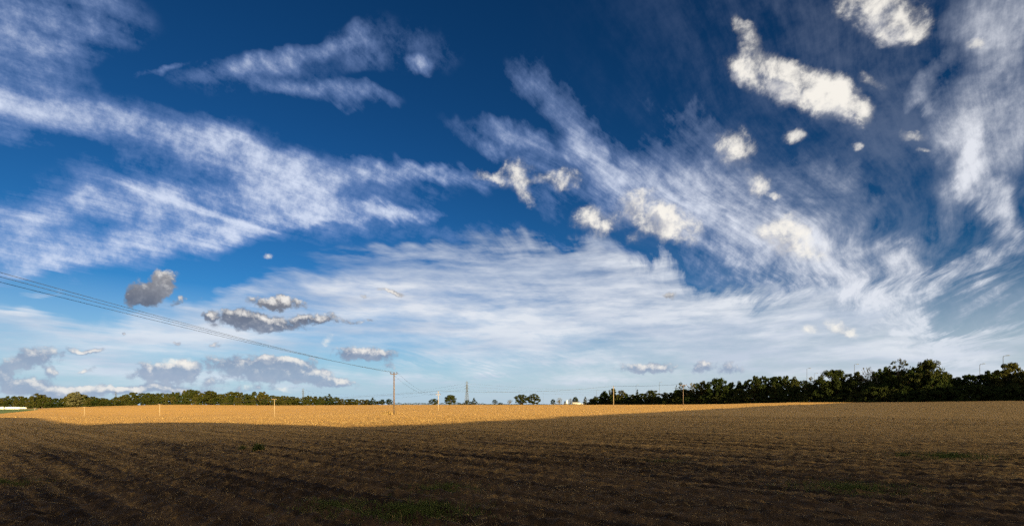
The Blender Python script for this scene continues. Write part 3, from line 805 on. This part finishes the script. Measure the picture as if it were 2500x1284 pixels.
LEFT_SEC = [(-900, 70, 'behind the parked vehicles'), (70, 160, 'just right of the parked vehicles'), (160, 235, 'around the broad pale tree'), (235, 300, 'below the leftmost pylon'),
            (300, 390, 'above the left slope'), (390, 470, 'left of the tallest tree'), (470, 560, 'right of the tallest tree'), (560, 670, 'left of the crossarm pole'),
            (670, 740, 'right of the crossarm pole'), (740, 830, 'right of the middle pylon'), (830, 1000, 'left of the tallest pole')]
RIGHT_SEC = [(1000, 1500, 'at the belt\'s far end'), (1500, 1570, 'right of the grey pole'), (1570, 1650, 'in the low stretch'), (1650, 1740, 'where the belt steps up'), (1740, 1850, 'left of the middle'),
             (1850, 1960, 'left of the dip'), (1960, 2070, 'at the dip'), (2070, 2170, 'left of the two tallest'), (2170, 2300, 'under the two tallest'), (2300, 2410, 'right of the two tallest'), (2410, 9000, 'at the right edge')]


def top_at(tab, px): return float(np.interp(px, [q[0] for q in tab], [q[1] for q in tab]))


def wood_depth(px): return float(np.interp(px, [-100, 0, 120, 200, 400, 670, 960], [570, 570, 545, 535, 505, 470, 445]))


STAND = {92: ('round', 'rounded olive tree rising above the wood behind the parked vehicles', 'leaf_far', 34),
         186: ('round', 'broad pale rounded tree standing above the far wood near the left edge', 'leaf_pale', 42),
         326: ('round', 'tree at the left end of the higher stretch of far wood', 'leaf_far', 30),
         466: ('oak', 'tallest pale-topped tree of the far sunlit wood', 'leaf_far', 30),
         514: ('round', 'bulky tree just right of the far wood\'s tallest tree', 'leaf_far', 40),
         620: ('lump', 'tall tree in the far wood left of the thin pole before it', 'leaf_far', 30),
         644: ('round', 'tree ending the higher part of the wood beside the thin pole', 'leaf_far', 24),
         804: ('cone', 'dark pointed bushy tree sticking out of the lower end of the far wood', 'leaf_dark', 30),
         910: ('cone', 'pointed tree near the right end of the far wood', 'leaf_dark', 22),
         934: ('round', 'left of two small round trees ending the far wood', 'leaf_dark', 16),
         950: ('round', 'right of two small round trees ending the far wood beside the tall pole', 'leaf_dark', 18)}
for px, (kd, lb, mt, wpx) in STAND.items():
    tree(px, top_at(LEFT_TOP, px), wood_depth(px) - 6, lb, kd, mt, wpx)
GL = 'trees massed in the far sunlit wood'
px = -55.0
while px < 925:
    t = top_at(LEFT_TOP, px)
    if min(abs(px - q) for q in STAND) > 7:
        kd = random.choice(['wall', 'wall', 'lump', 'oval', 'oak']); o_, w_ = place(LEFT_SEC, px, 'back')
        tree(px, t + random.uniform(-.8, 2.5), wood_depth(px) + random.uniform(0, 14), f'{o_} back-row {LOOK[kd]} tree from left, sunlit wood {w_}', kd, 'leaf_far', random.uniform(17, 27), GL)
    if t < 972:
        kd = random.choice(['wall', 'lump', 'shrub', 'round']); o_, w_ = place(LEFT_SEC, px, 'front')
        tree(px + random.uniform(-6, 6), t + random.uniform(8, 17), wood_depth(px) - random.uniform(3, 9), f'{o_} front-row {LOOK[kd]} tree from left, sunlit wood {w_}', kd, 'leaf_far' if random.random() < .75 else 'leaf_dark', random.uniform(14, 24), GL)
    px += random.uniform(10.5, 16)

# lone trees on the middle skyline
LONE = [(1060, 972, 20, 'round', 'leaf_dark', 'small round tree left of the thin pole on the middle skyline'),
        (1100, 962, 30, 'oak', 'leaf_dark', 'large dark domed tree between the thin pole and the pylon'),
        (1121, 982, 12, 'shrub', 'leaf_dark', 'low bush at the right foot of the large domed tree'),
        (1141, 976, 22, 'shrub', 'leaf_dark', 'dark rounded bush at the foot of the pylon'),
        (1157, 970, 18, 'cone', 'leaf_dark', 'pointed bushy tree just right of the pylon foot'),
        (1208, 974, 13, 'oval', 'leaf_dark', 'small dark upright tree alone on the skyline right of the pylon'),
        (1222, 982, 15, 'shrub', 'leaf_dark', 'low bush right of the small upright skyline tree'),
        (1245, 974, 15, 'open', 'leaf_pale', 'small thin-leaved pale tree left of the pair of large round trees'),
        (1274, 961, 34, 'oak', 'leaf_dark', 'left tree of the pair of large round skyline trees'),
        (1304, 960, 30, 'round', 'leaf_far', 'right tree of the pair of large round skyline trees'),
        (1350, 973, 13, 'oval', 'leaf_dark', 'small dark tree left of the farm buildings'),
        (1366, 969, 18, 'open', 'leaf_pale', 'pale sparse tree with visible limbs left of the farm silos'),
        (1393, 971, 14, 'thin', 'leaf_pale', 'sparse tree behind the white silo'),
        (1405, 967, 16, 'round', 'leaf_dark', 'dark tree behind the grey farm building'),
        (1429, 967, 17, 'cone', 'leaf_dark', 'pointed tree between the farm and the dark belt of trees')]
for px, top, wpx, kd, mt, lb in LONE:
    tree(px, top, random.uniform(436, 452) if not 1380 < px < 1415 else 480, lb, kd, mt, wpx, name='bush' if kd == 'shrub' else 'broadleaf_tree')

# shaded tree belt on the right
RIGHT_TOP = [(1440, 973), (1456, 964), (1464, 955), (1476, 952), (1486, 955), (1496, 945), (1504, 950), (1515, 950), (1528, 956), (1540, 958), (1556, 949), (1566, 957), (1590, 951), (1600, 952), (1620, 956),
             (1632, 953), (1646, 957), (1652, 931), (1666, 929), (1676, 934), (1688, 930), (1700, 931), (1716, 925), (1724, 932), (1754, 919), (1770, 923), (1784, 927), (1800, 923), (1814, 929), (1830, 918),
             (1856, 909), (1876, 917), (1892, 909), (1908, 914), (1934, 912), (1954, 914), (1966, 926), (1974, 917), (1984, 915), (2000, 920), (2016, 905), (2030, 899), (2044, 897), (2058, 899), (2066, 906),
             (2080, 902), (2096, 904), (2118, 898), (2136, 898), (2160, 890), (2174, 876), (2192, 869), (2210, 876), (2222, 892), (2236, 885), (2254, 872), (2278, 871), (2294, 877), (2304, 905), (2320, 910), (2328, 906),
             (2336, 915), (2348, 907), (2360, 910), (2378, 903), (2386, 912), (2400, 901), (2420, 897), (2434, 900), (2446, 890), (2466, 882), (2484, 890), (2500, 903), (2600, 895)]


def belt_depth(px): return float(np.interp(px, [1440, 1500, 1650, 1800, 2000, 2150, 2300, 2500, 2700], [330, 300, 247, 216, 182, 163, 150, 137, 125]))


BIG = [(1476, 952, 34, 'lump', 'leaf_dark', 'rounded tree left of the pole at the start of the dark tree belt'),
       (1496, 945, 24, 'oval', 'leaf_dark', 'upright tree directly behind the pole in front of the dark belt'),
       (1517, 950, 26, 'oval', 'leaf_far', 'lit green tree just right of the pole in front of the dark belt'),
       (1556, 949, 18, 'cone', 'leaf_dark', 'narrow pointed tree in the low stretch of the dark belt'),
       (1592, 951, 44, 'round', 'leaf_far', 'spreading lit green tree in the low stretch of the dark belt'),
       (1662, 929, 30, 'thin', 'leaf_dark', 'tall ragged tree where the dark belt steps up'),
       (1688, 930, 22, 'thin', 'leaf_pale', 'pale ragged tree right of where the dark belt steps up'),
       (1716, 925, 24, 'oval', 'leaf_far', 'lit green-topped tree near the left end of the tall dark belt'),
       (1754, 919, 56, 'oak', 'leaf_dark', 'broad dark tree third in the tall belt'),
       (1980, 915, 30, 'thin', 'leaf_pale', 'ragged pale tree in the dip beside the street lamp'),
       (2040, 897, 74, 'oak', 'leaf_dark', 'broad domed dark tree right of the dip in the belt'),
       (2118, 888, 38, 'open', 'leaf_pale', 'half bare feathery tree against the bright cloud'),
       (2192, 869, 62, 'thin', 'leaf_far', 'tall see-through tree, left of the two tallest in the belt'),
       (2266, 871, 72, 'oak', 'leaf_dark', 'tall dense dark tree, right of the two tallest in the belt'),
       (2466, 882, 56, 'round', 'leaf_far', 'rounded brownish tree at the right edge of the belt')]
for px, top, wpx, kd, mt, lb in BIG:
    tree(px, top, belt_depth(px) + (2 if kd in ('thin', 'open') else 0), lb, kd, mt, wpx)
GR = 'trees massed in the shaded belt on the right'
px = 1444.0
while px < 2660:
    t = top_at(RIGHT_TOP, px); sc_ = 250 / belt_depth(px)
    near = min(abs(px - q[0]) / (q[2] * .5) for q in BIG)
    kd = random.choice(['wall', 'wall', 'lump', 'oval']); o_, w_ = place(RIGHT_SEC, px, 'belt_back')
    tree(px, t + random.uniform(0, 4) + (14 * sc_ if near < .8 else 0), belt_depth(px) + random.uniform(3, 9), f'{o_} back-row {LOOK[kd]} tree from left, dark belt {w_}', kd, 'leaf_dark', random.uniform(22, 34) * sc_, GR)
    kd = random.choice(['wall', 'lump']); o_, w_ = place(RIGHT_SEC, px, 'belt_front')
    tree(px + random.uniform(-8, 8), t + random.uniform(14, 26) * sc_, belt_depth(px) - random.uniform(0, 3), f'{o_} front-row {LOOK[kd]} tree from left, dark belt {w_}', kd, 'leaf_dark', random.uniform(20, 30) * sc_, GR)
    px += random.uniform(12, 18) * sc_
px = 1446.0
while px < 2640:
    sc_ = 250 / belt_depth(px)
    b_ = top_at([(1440, 977), (1650, 968), (2000, 953), (2500, 935)], px)
    o_, w_ = place(RIGHT_SEC, px, 'foot')
    tree(px, b_ + random.uniform(-5, 5), belt_depth(px) - 4, f'{o_} low shrub from left along the belt foot {w_}', 'shrub', 'leaf_dark', random.uniform(26, 40) * sc_, 'shrubs along the foot of the shaded belt', 'undergrowth_shrub')
    px += random.uniform(14, 22) * sc_

# low hedge along the middle skyline
def hedge(px0, px1, D, h0, h1, label):
    n = int((px1 - px0) / FPX * D * 34); rg = RNG
    q = rg.uniform(px0, px1, n); dd = D + rg.normal(0, .7, n); x = (q - 1250) / FPX * dd
    hh = h0 + (h1 - h0) * np.clip(0.5 + perlin(q * 0.09, q * 0, 41) * 1.2 + perlin(q * 0.4, q * 0, 42) * .6, 0, 1)
    z = terrain(x, dd) + hh * rg.uniform(0, 1, n) ** .7
    p = np.stack([x, dd, z], -1); u = rg.normal(size=(n, 3)); u /= np.linalg.norm(u, axis=1)[:, None]
    v = np.cross(u, rg.normal(size=(n, 3))); v /= np.linalg.norm(v, axis=1)[:, None]; s = rg.uniform(.3, .7, n)[:, None]
    co = np.stack([p - u * s * .5, p + v * s * .34, p + u * s * .5, p - v * s * .34], 1).reshape(-1, 3)
    tag(link('hedge', mesh_np('hedge', co, np.arange(4 * n).reshape(n, 4)), M['leaf_dark']), label, 'hedge')


hedge(955, 1180, 446, 0.8, 2.4, 'low dark hedge on the skyline between the tall pole and the pylon')
hedge(1180, 1345, 446, 0.3, 0.9, 'very low hedge on the skyline between the pylon and the farm')
hedge(1345, 1450, 446, 0.5, 1.6, 'low dark hedge on the skyline in front of the farm buildings')


# ------------------------------------------------------------------ poles and wires
def insulator(mb, p, s=1.0):
    p = Vector(p)
    mb.tube([p, p + Vector((0, 0, .06 * s)), p + Vector((0, 0, .09 * s)), p + Vector((0, 0, .16 * s)), p + Vector((0, 0, .19 * s)), p + Vector((0, 0, .26 * s))],
            [.02 * s, .02 * s, .075 * s, .06 * s, .085 * s, .03 * s], 8)
    return mb


def pole(px, top, base, D, label, mat, arms, rad=0.16, ang=0.0, hgt=None, sc=1.0):
    """arms: list of (image row of the arm, half length, insulators along it)"""
    x = sg(px) * D; zt = EYE + (HOR - top) / FPX * D; zb = float(terrain(np.array([x]), np.array([D]))[0]) - 0.4
    o = empty('utility_pole', (x, D, zb), ang); h = zt - zb
    MB().tube([(0, 0, 0), (0, 0, h * .5), (0, 0, h)], [rad * 1.15, rad * .95, rad * .75], 10).build('pole_shaft', M[mat], o, True)
    tips = []
    for row, half, n in arms:
        za = EYE + (HOR - row) / FPX * D - zb
        a = MB().box((0, -rad - .04, za), (2 * half, .12 * sc, .14 * sc)).build('crossarm', M[mat], o)
        for k in range(n):
            q = -half * .9 + 2 * half * .9 * k / max(1, n - 1) if n > 1 else 0.0
            ins = insulator(MB(), (q, -rad - .04, za + .07 * sc), 1.3 * sc).build('insulator', M['ceramic'], a, True)
            w = Matrix.Rotation(ang, 3, 'Z') @ Vector((q, -rad - .04, za + .07 * sc + .3 * sc)); tips.append(Vector((x, D, zb)) + w)
    tag(o, label, 'pole', 'poles of the overhead line')
    return tips


def wire(pts_fn, n, rad, label, group):
    pts = [pts_fn(k / n) for k in range(n + 1)]
    o = MB().tube(pts, rad, 4, False).build('overhead_wire', M['wire'], None, True)
    return tag(o, label, 'wire', group)


def span(a, b, sag):
    return lambda t: a.lerp(b, t) - Vector((0, 0, 4 * sag * t * (1 - t)))


tA = pole(962, 909, 1011, 100, 'tall brown pole with a short crossarm, nearest and tallest in the field', 'pole', [(913, .75, 3)], .15)
tB = pole(1070, 955, 1004, 198, 'thin pale pole right of the tallest pole, crossarm below its top', 'pole_pale', [(956, .35, 1), (963, 1.0, 2)], .13, sc=1.2)
tC = pole(670, 974, 1017, 222, 'pale pole with a crossarm in front of the middle of the far wood', 'pole_pale', [(974.5, 1.2, 2)], .13, sc=1.2)
tD = pole(390, 986, 1018, 292, 'slim pale pole whose top just reaches the left skyline', 'pole_pale', [(986.5, 1.0, 2)], .15, sc=1.2)
tE = pole(206, 993, 1016, 318, 'short pale pole standing on the sunlit slope in front of the wood', 'pole_pale', [(993.6, .8, 2)], .14, sc=1.2)
tF = pole(85, 995, 1007, 470, 'smallest and farthest pole, by the green field corner', 'pole_pale', [(995.6, 1.0, 2)], .16, sc=1.2)
tG = pole(1498, 943, 988, 232, 'grey pole at the start of the dark tree belt', 'pole_pale', [(944, .5, 1)], .14, sc=1.2)
tH = pole(1668, 939, 985, 196, 'pole standing against the dark trees where the belt steps up', 'pole', [(940.5, 1.5, 2)], .14, sc=1.3)
# the line that comes over the viewer's left shoulder
ROWS_L = (665, 675.5, 688.5)
for k, (row, nm) in enumerate(zip(ROWS_L, ('uppermost', 'middle', 'lowest'))):
    a = tA[k]; YL = 28.0 + k * 0.5; XL = sg(0) * YL; zl = EYE + (HOR - row) / FPX * YL
    c = 2.06; bb = (zl - a.z) - c
    wire(lambda t, a=a, XL=XL, YL=YL, bb=bb: Vector((a.x + (XL - a.x) * t * 1.34, a.y + (YL - a.y) * t * 1.34, a.z + bb * t * 1.34 + c * (t * 1.34) ** 2)), 60, .017,
         f'{nm} of the three dark wires sloping down from the left edge to the tallest pole', 'wires from the left edge')
x0 = tA[1].x + (sg(0) * 28.5 - tA[1].x) * 1.34; y0 = tA[1].y + (28.5 - tA[1].y) * 1.34
o = empty('utility_pole', (x0, y0 - .2, 0)); MB().tube([(0, 0, -.4), (0, 0, 10.6)], [.17, .12], 10).build('pole_shaft', M['pole'], o, True)
MB().box((0, 0, 10.45), (2.0, .14, .14)).build('crossarm', M['pole'], o); tag(o, 'pole beyond the left edge that carries the three sloping wires', 'pole', 'poles of the overhead line')
for k, nm in ((0, 'left'), (1, 'right')):
    wire(span(tA[0 if k == 0 else 2], tB[1 + k], 2.1), 40, .017, f'{nm} of two thin wires dropping from the tallest pole to the pole behind', 'wires between the two nearest poles')
GW = 'wires of the far line along the field'
for a, b, sag, rad, lb in ((tB[0], tC[0], 1.0, .05, 'wire from the thin pale pole leftwards to the pole before the wood'),
                           (tB[0], tG[0], 1.6, .05, 'long wire across the middle skyline to the pole by the dark belt'),
                           (tG[0], tH[0], .4, .05, 'short wire between the two poles at the dark belt'),
                           (tC[0], tD[0], 1.6, .05, 'wire before the far wood between the pole there and the next one left'),
                           (tD[0], tE[0], 1.2, .05, 'wire between the two pale poles on the left slope'),
                           (tE[0], tF[0], 1.8, .05, 'wire running from the left slope down to the smallest pole')):
    wire(span(a, b, sag), 40, rad, lb, GW)


# ------------------------------------------------------------------ pylons
def pylon(px, top, D, H, label, yaw, arm=3.4):
    zt = EYE + (HOR - top) / FPX * D; base = zt - H
    o = empty('pylon', (sg(px) * D, D, base), yaw); b, w = H * .085, H * .014
    prof = [(0, b), (.5, b * .42), (.72, b * .26), (1.0, .05)]
    hw = lambda t: float(np.interp(t, [q[0] for q in prof], [q[1] for q in prof]))
    r = H * .0042
    for sx, sy in ((-1, -1), (1, -1), (1, 1), (-1, 1)):
        MB().tube([(sx * hw(t), sy * hw(t), t * H) for t in (0, .5, .72, 1.0)], [r * 1.5, r * 1.2, r, r], 4).build('leg', M['steel'], o)
    lv = [0, .13, .25, .36, .46, .55, .63, .72, .79, .86, .93]
    br = MB()
    for t0, t1 in zip(lv, lv[1:]):
        a, c = hw(t0), hw(t1)
        for (x0, y0), (x1, y1) in (((-1, -1), (1, -1)), ((1, -1), (1, 1)), ((1, 1), (-1, 1)), ((-1, 1), (-1, -1))):
            br.tube([(x0 * a, y0 * a, t0 * H), (x1 * c, y1 * c, t1 * H)], r * .6, 4, False); br.tube([(x1 * a, y1 * a, t0 * H), (x0 * c, y0 * c, t1 * H)], r * .6, 4, False)
            br.tube([(x0 * c, y0 * c, t1 * H), (x1 * c, y1 * c, t1 * H)], r * .6, 4, False)
    br.build('lattice_bracing', M['steel'], o)
    tips = []
    for t, L in ((.70, arm), (.81, arm * .85), (.92, arm * .7)):
        am = MB(); c = hw(t)
        for s in (-1, 1):
            e = (s * (c + L), 0, t * H + .2)
            for y in (-c, c): am.tube([(s * c, y, t * H), e], r * .8, 4, False)
            am.tube([(s * c, 0, (t + .04) * H), e], r * .8, 4, False); am.tube([e, (e[0], 0, e[2] - H * .03)], r * .9, 5, True)
            if True: tips.append(Matrix.Translation((sg(px) * D, D, base)) @ Matrix.Rotation(yaw, 4, 'Z') @ Vector((e[0], 0, e[2] - H * .03)))
        am.build('crossarm', M['steel'], o)
    tag(o, label, 'pylon', 'pylons on the skyline'); return tips


t1 = pylon(1140, 929, 760, 42, 'large steel lattice pylon on the middle skyline', R(60), 4.5)
t2 = pylon(740, 947, 1250, 44, 'small distant pylon above the lower end of the far wood', R(60), 4.5)
t3 = pylon(283, 955, 1500, 44, 'small distant pylon over the dip in the wood at the left', R(60), 4.5)
for k, nm in ((0, 'lowest'), (2, 'middle'), (4, 'highest')):
    e = at(1800, 940 - k * 2, 1000)
    wire(span(t1[k + 1], e, 14), 40, .07, f'{nm} faint wire running right from the large pylon', 'faint wires of the pylon line')
    wire(span(t2[k + 1], t1[k], 16), 40, .07, f'{nm} faint wire between the large pylon and the one over the wood', 'faint wires of the pylon line')


# ------------------------------------------------------------------ street lamps behind the belt
def lamp(px, top, D, label, side=1):
    x = sg(px) * D; zb = float(terrain(np.array([x]), np.array([D]))[0]); h = EYE + (HOR - top) / FPX * D - zb
    o = empty('street_lamp', (x, D, zb), random.uniform(-.2, .2))
    MB().tube([(0, 0, -.3), (0, 0, 1.2), (0, 0, h * .97)], [.10, .09, .06], 8).build('lamp_post', M['steel'], o, True)
    MB().tube([(0, 0, h * .97), (side * .25, 0, h - .05), (side * .9, 0, h)], [.07, .06, .05], 6).build('bracket', M['steel'], o, True)
    MB().prism([(side * .8, h - .06), (side * 1.7, h - .02), (side * 1.75, h + .08), (side * 1.3, h + .16), (side * .8, h + .1)], -.16, .16).build('lantern', M['steel'], o)
    tag(o, label, 'lamp', 'street lamps behind the dark trees')


for px, top, D, lb in ((1553, 939, 330, 'thin street lamp above the low stretch of the dark belt, left of a taller one'),
                       (1610, 932, 310, 'tall street lamp above the low stretch of the dark belt'),
                       (1970, 899, 200, 'street lamp rising tall in the dip of the dark belt'),
                       (1988, 911, 235, 'shorter lamp just right of the tall one in the dip'),
                       (2086, 889, 190, 'lamp showing above the belt left of the two tallest trees'),
                       (2392, 888, 170, 'lamp above the belt between the tallest trees and the right edge'),
                       (2449, 868, 148, 'highest lamp post, beside the rounded tree at the right edge'),
                       (1456, 952, 320, 'pale lamp post at the left end of the dark belt'),
                       (1326, 960, 640, 'faint far lamp post right of the pair of round trees')):
    lamp(px, top, D, lb)


# ------------------------------------------------------------------ farm on the skyline
def ground_at(px, D): x = sg(px) * D; return Vector((x, D, float(terrain(np.array([x]), np.array([D]))[0]) - .1))


def silo(px, top, D, rad, mat, label):
    b = ground_at(px, D); h = EYE + (HOR - top) / FPX * D - b.z
    o = empty('silo', b)
    MB().tube([(0, 0, 0), (0, 0, h * .86)], rad, 16).build('silo_body', M[mat], o, True)
    MB().tube([(0, 0, h * .86), (0, 0, h)], [rad * 1.04, rad * .15], 16).build('silo_roof', M[mat], o)
    MB().tube([(rad * 1.05, -.2, 0), (rad * 1.05, -.2, h * .86)], .05, 4).build('ladder', M['steel'], o)
    tag(o, label, 'silo', 'silos of the skyline farm')


def shed(px, D, w, dp, h, rh, wall, roof, label, yaw=0.0, door=True, name='barn'):
    b = ground_at(px, D); o = empty(name, b, yaw)
    MB().box((0, 0, h / 2), (w, dp, h)).build('wall', M[wall], o)
    MB().prism([(-dp / 2 - .3, h + .003), (dp / 2 + .3, h + .003), (0, h + rh)], -w / 2 - .2, w / 2 + .2).build('roof', M[roof], o).rotation_euler = (0, 0, R(90))
    if door:
        MB().box((w * .15, -dp / 2 - .03, h * .36), (w * .22, .06, h * .72)).build('door', M['roof'], o)
        MB().box((-w * .25, -dp / 2 - .03, h * .6), (w * .16, .06, h * .25)).build('window', M['glass'], o)
    tag(o, label, 'building', 'farm buildings on the skyline')


silo(1379.5, 978.5, 470, 1.0, 'navy', 'dark blue silo on the skyline farm')
silo(1384.5, 976.5, 472, .8, 'white', 'narrow white silo beside the dark one')
shed(1404, 466, 5.4, 5, 2.7, .9, 'barn', 'roof', 'grey barn on the skyline among trees')
shed(1414, 474, 3.2, 4, 2.4, 1.2, 'white', 'roof', 'small white gabled building right of the grey barn', R(80), name='house')
shed(1422.5, 462, 1.9, 2.2, 1.6, .3, 'white', 'white', 'small bright white hut below the pointed tree', door=False, name='hut')
shed(1436, 470, 3.0, 3, 1.9, .5, 'white', 'roof', 'low white shed half hidden before the dark belt', name='hut')


# ------------------------------------------------------------------ green corner and parked vehicles at the far left
def sheet(name, mat, pxs, d_near, d_far, lift, nd=14):
    co, f = [], []
    for px in pxs:
        for k in range(nd + 1):
            D = d_near(px) + (d_far(px) - d_near(px)) * k / nd
            x = sg(px) * D; co.append((x, D, float(ground_z(np.array([x]), np.array([D]))[0]) + lift))
    for i in range(len(pxs) - 1):
        for k in range(nd): a = i * (nd + 1) + k; f.append((a, a + nd + 1, a + nd + 2, a + 1))
    return tag(link(name, mesh_np(name, co, f, True), M[mat]), kind='structure')


sheet('grass', 'grass', list(range(-400, 96, 12)), lambda p: 432 + max(0, p) * .62, lambda p: 552 - max(0, p) * .30, .10)
sheet('track', 'track', list(range(-60, 130, 10)), lambda p: 530 - max(0, p) * .22, lambda p: 538 - max(0, p) * .22, .16, 4)


def motorhome(o, L, H, nose, side_windows):
    """vehicle along x, front at +x"""
    prof = [(-L / 2, .45), (L / 2 - .2, .45), (L / 2, .9), (L / 2 - nose * .25, 1.25), (L / 2 - nose, H * .74), (L / 2 - nose * .9, H * .95), (L / 2 - nose * 1.3, H), (-L / 2 + .1, H), (-L / 2, H - .2)]
    body = MB().prism(prof, -1.1, 1.1).build('body', M['white'], o)
    MB().poly([(L / 2 - nose * .22, -.95, 1.33), (L / 2 - nose * .22, .95, 1.33), (L / 2 - nose * .93, .95, H * .72), (L / 2 - nose * .93, -.95, H * .72)], [(0, 1, 2, 3)]).build('windscreen', M['glass'], body).location = (.03, 0, .02)
    for wx in side_windows:
        for s in (-1, 1): MB().box((wx, s * 1.11, H * .62), (.9, .03, .5)).build('side_window', M['glass'], body)
    for wx in (-L * .28, L * .33):
        for s in (-1, 1):
            wl = MB().tube([(wx, s * .85, .34), (wx, s * 1.12, .34)], .34, 14).build('wheel', M['rubber'], o)
            MB().tube([(wx, s * 1.11, .34), (wx, s * 1.135, .34)], .18, 10).build('rim', M['steel'], wl)
    for s in (-1, 1): MB().box((L / 2 - .02, s * .8, .85), (.12, .3, .18)).build('headlight', M['steel'], body)
    MB().box((0, 0, .42), (L * .9, 1.7, .1)).build('chassis', M['rubber'], o)


VEH = [(2, 6.4, 2.9, 1.4, (-2.0, -.3), 'white motorhome cut by the left edge of the parked row'),
       (17, 5.6, 2.8, 1.2, (-1.6, .2), 'upright white van second in the parked row from the left edge'),
       (29, 6.6, 2.7, 1.5, (-2.1, -.4, 1.0), 'longest white motorhome, third in the parked row'),
       (43, 5.6, 2.4, 1.5, (-1.4, .4), 'low white van fourth in the parked row'),
       (57, 4.6, 2.0, 1.4, (-1.0, .5), 'small pale car last in the parked row nearest the track')]
for px, L, H, nose, sw, lb in VEH:
    b = ground_at(px, 533 - max(0, px) * .22); o = empty('parked_vehicle', (b.x, b.y, b.z + .28), R(random.uniform(150, 200)))
    motorhome(o, L, H, nose, sw); tag(o, lb, 'vehicle', 'vehicles parked in a row at the far left')


# ------------------------------------------------------------------ weeds
def weed(name, x, y, spread, height, n, label, cat, group=None, mat='weed', kind=None):
    r = np.abs(RNG.normal(0, spread * .5, n)); a = RNG.uniform(0, 6.283, n)
    bx, by = x + r * np.cos(a) * 1.5, y + r * np.sin(a)
    tl = np.abs(RNG.normal(0, .5, n)) + .1; th = RNG.uniform(0, 6.283, n)
    d = np.stack([np.cos(th) * np.sin(tl), np.sin(th) * np.sin(tl), np.cos(tl)], -1)
    b = np.stack([bx, by, ground_z(bx, by) - .01], -1)
    ln = height * RNG.uniform(.4, 1.1, n) * np.exp(-(r / spread) ** 2 * .5); wd = height * .07 * RNG.uniform(.6, 1.5, n)
    return tag(ribbons(name, b, d, ln, wd, M[mat], taper=.25), label, cat, group, kind)


def on_ground(px, py): return find_ground(px, py, 4.0, 200)


for px, py, sp, hh, n, lb in ((630, 1102, .16, .28, 320, 'small green weed tuft in the shaded soil left of centre'),
                              (592, 1098, .13, .18, 220, 'smaller weed tuft just left of the greener one'),
                              (2203, 1112, .13, .20, 320, 'lone bright green weed tuft in the shaded right part of the field')):
    p = on_ground(px, py); weed('weed_tuft', p.x, p.y, sp, hh, n, lb, 'weed', 'single weed tufts')
p = on_ground(945, 1012); weed('pole_weeds', p.x - .3, 99.6, 1.3, .8, 420, 'dry weedy clump at the foot of the tallest pole', 'weeds', mat='straw')
for px, py, sp, hh, n, lb in ((1010, 1255, .9, .16, 2600, 'widest patch of low green grass at the bottom middle'), (820, 1240, .7, .13, 1300, 'grassy patch at the bottom left of the middle'),
                              (1080, 1195, .8, .12, 1300, 'thin green patch above the widest grassy patch'), (2320, 1115, 1.8, .15, 2200, 'dull grassy patch in the right part of the field'),
                              (2080, 1195, 1.2, .14, 1700, 'dry grassy patch low in the right part of the field'), (15, 1180, .8, .12, 700, 'dark weedy patch at the left edge'), (1620, 1125, 1.0, .10, 700, 'faint greenish patch right of the middle')):
    p = on_ground(px, py); weed('grass_patch', p.x, p.y, sp, hh, n, lb, 'grass', 'grass patches in the soil', kind='stuff')
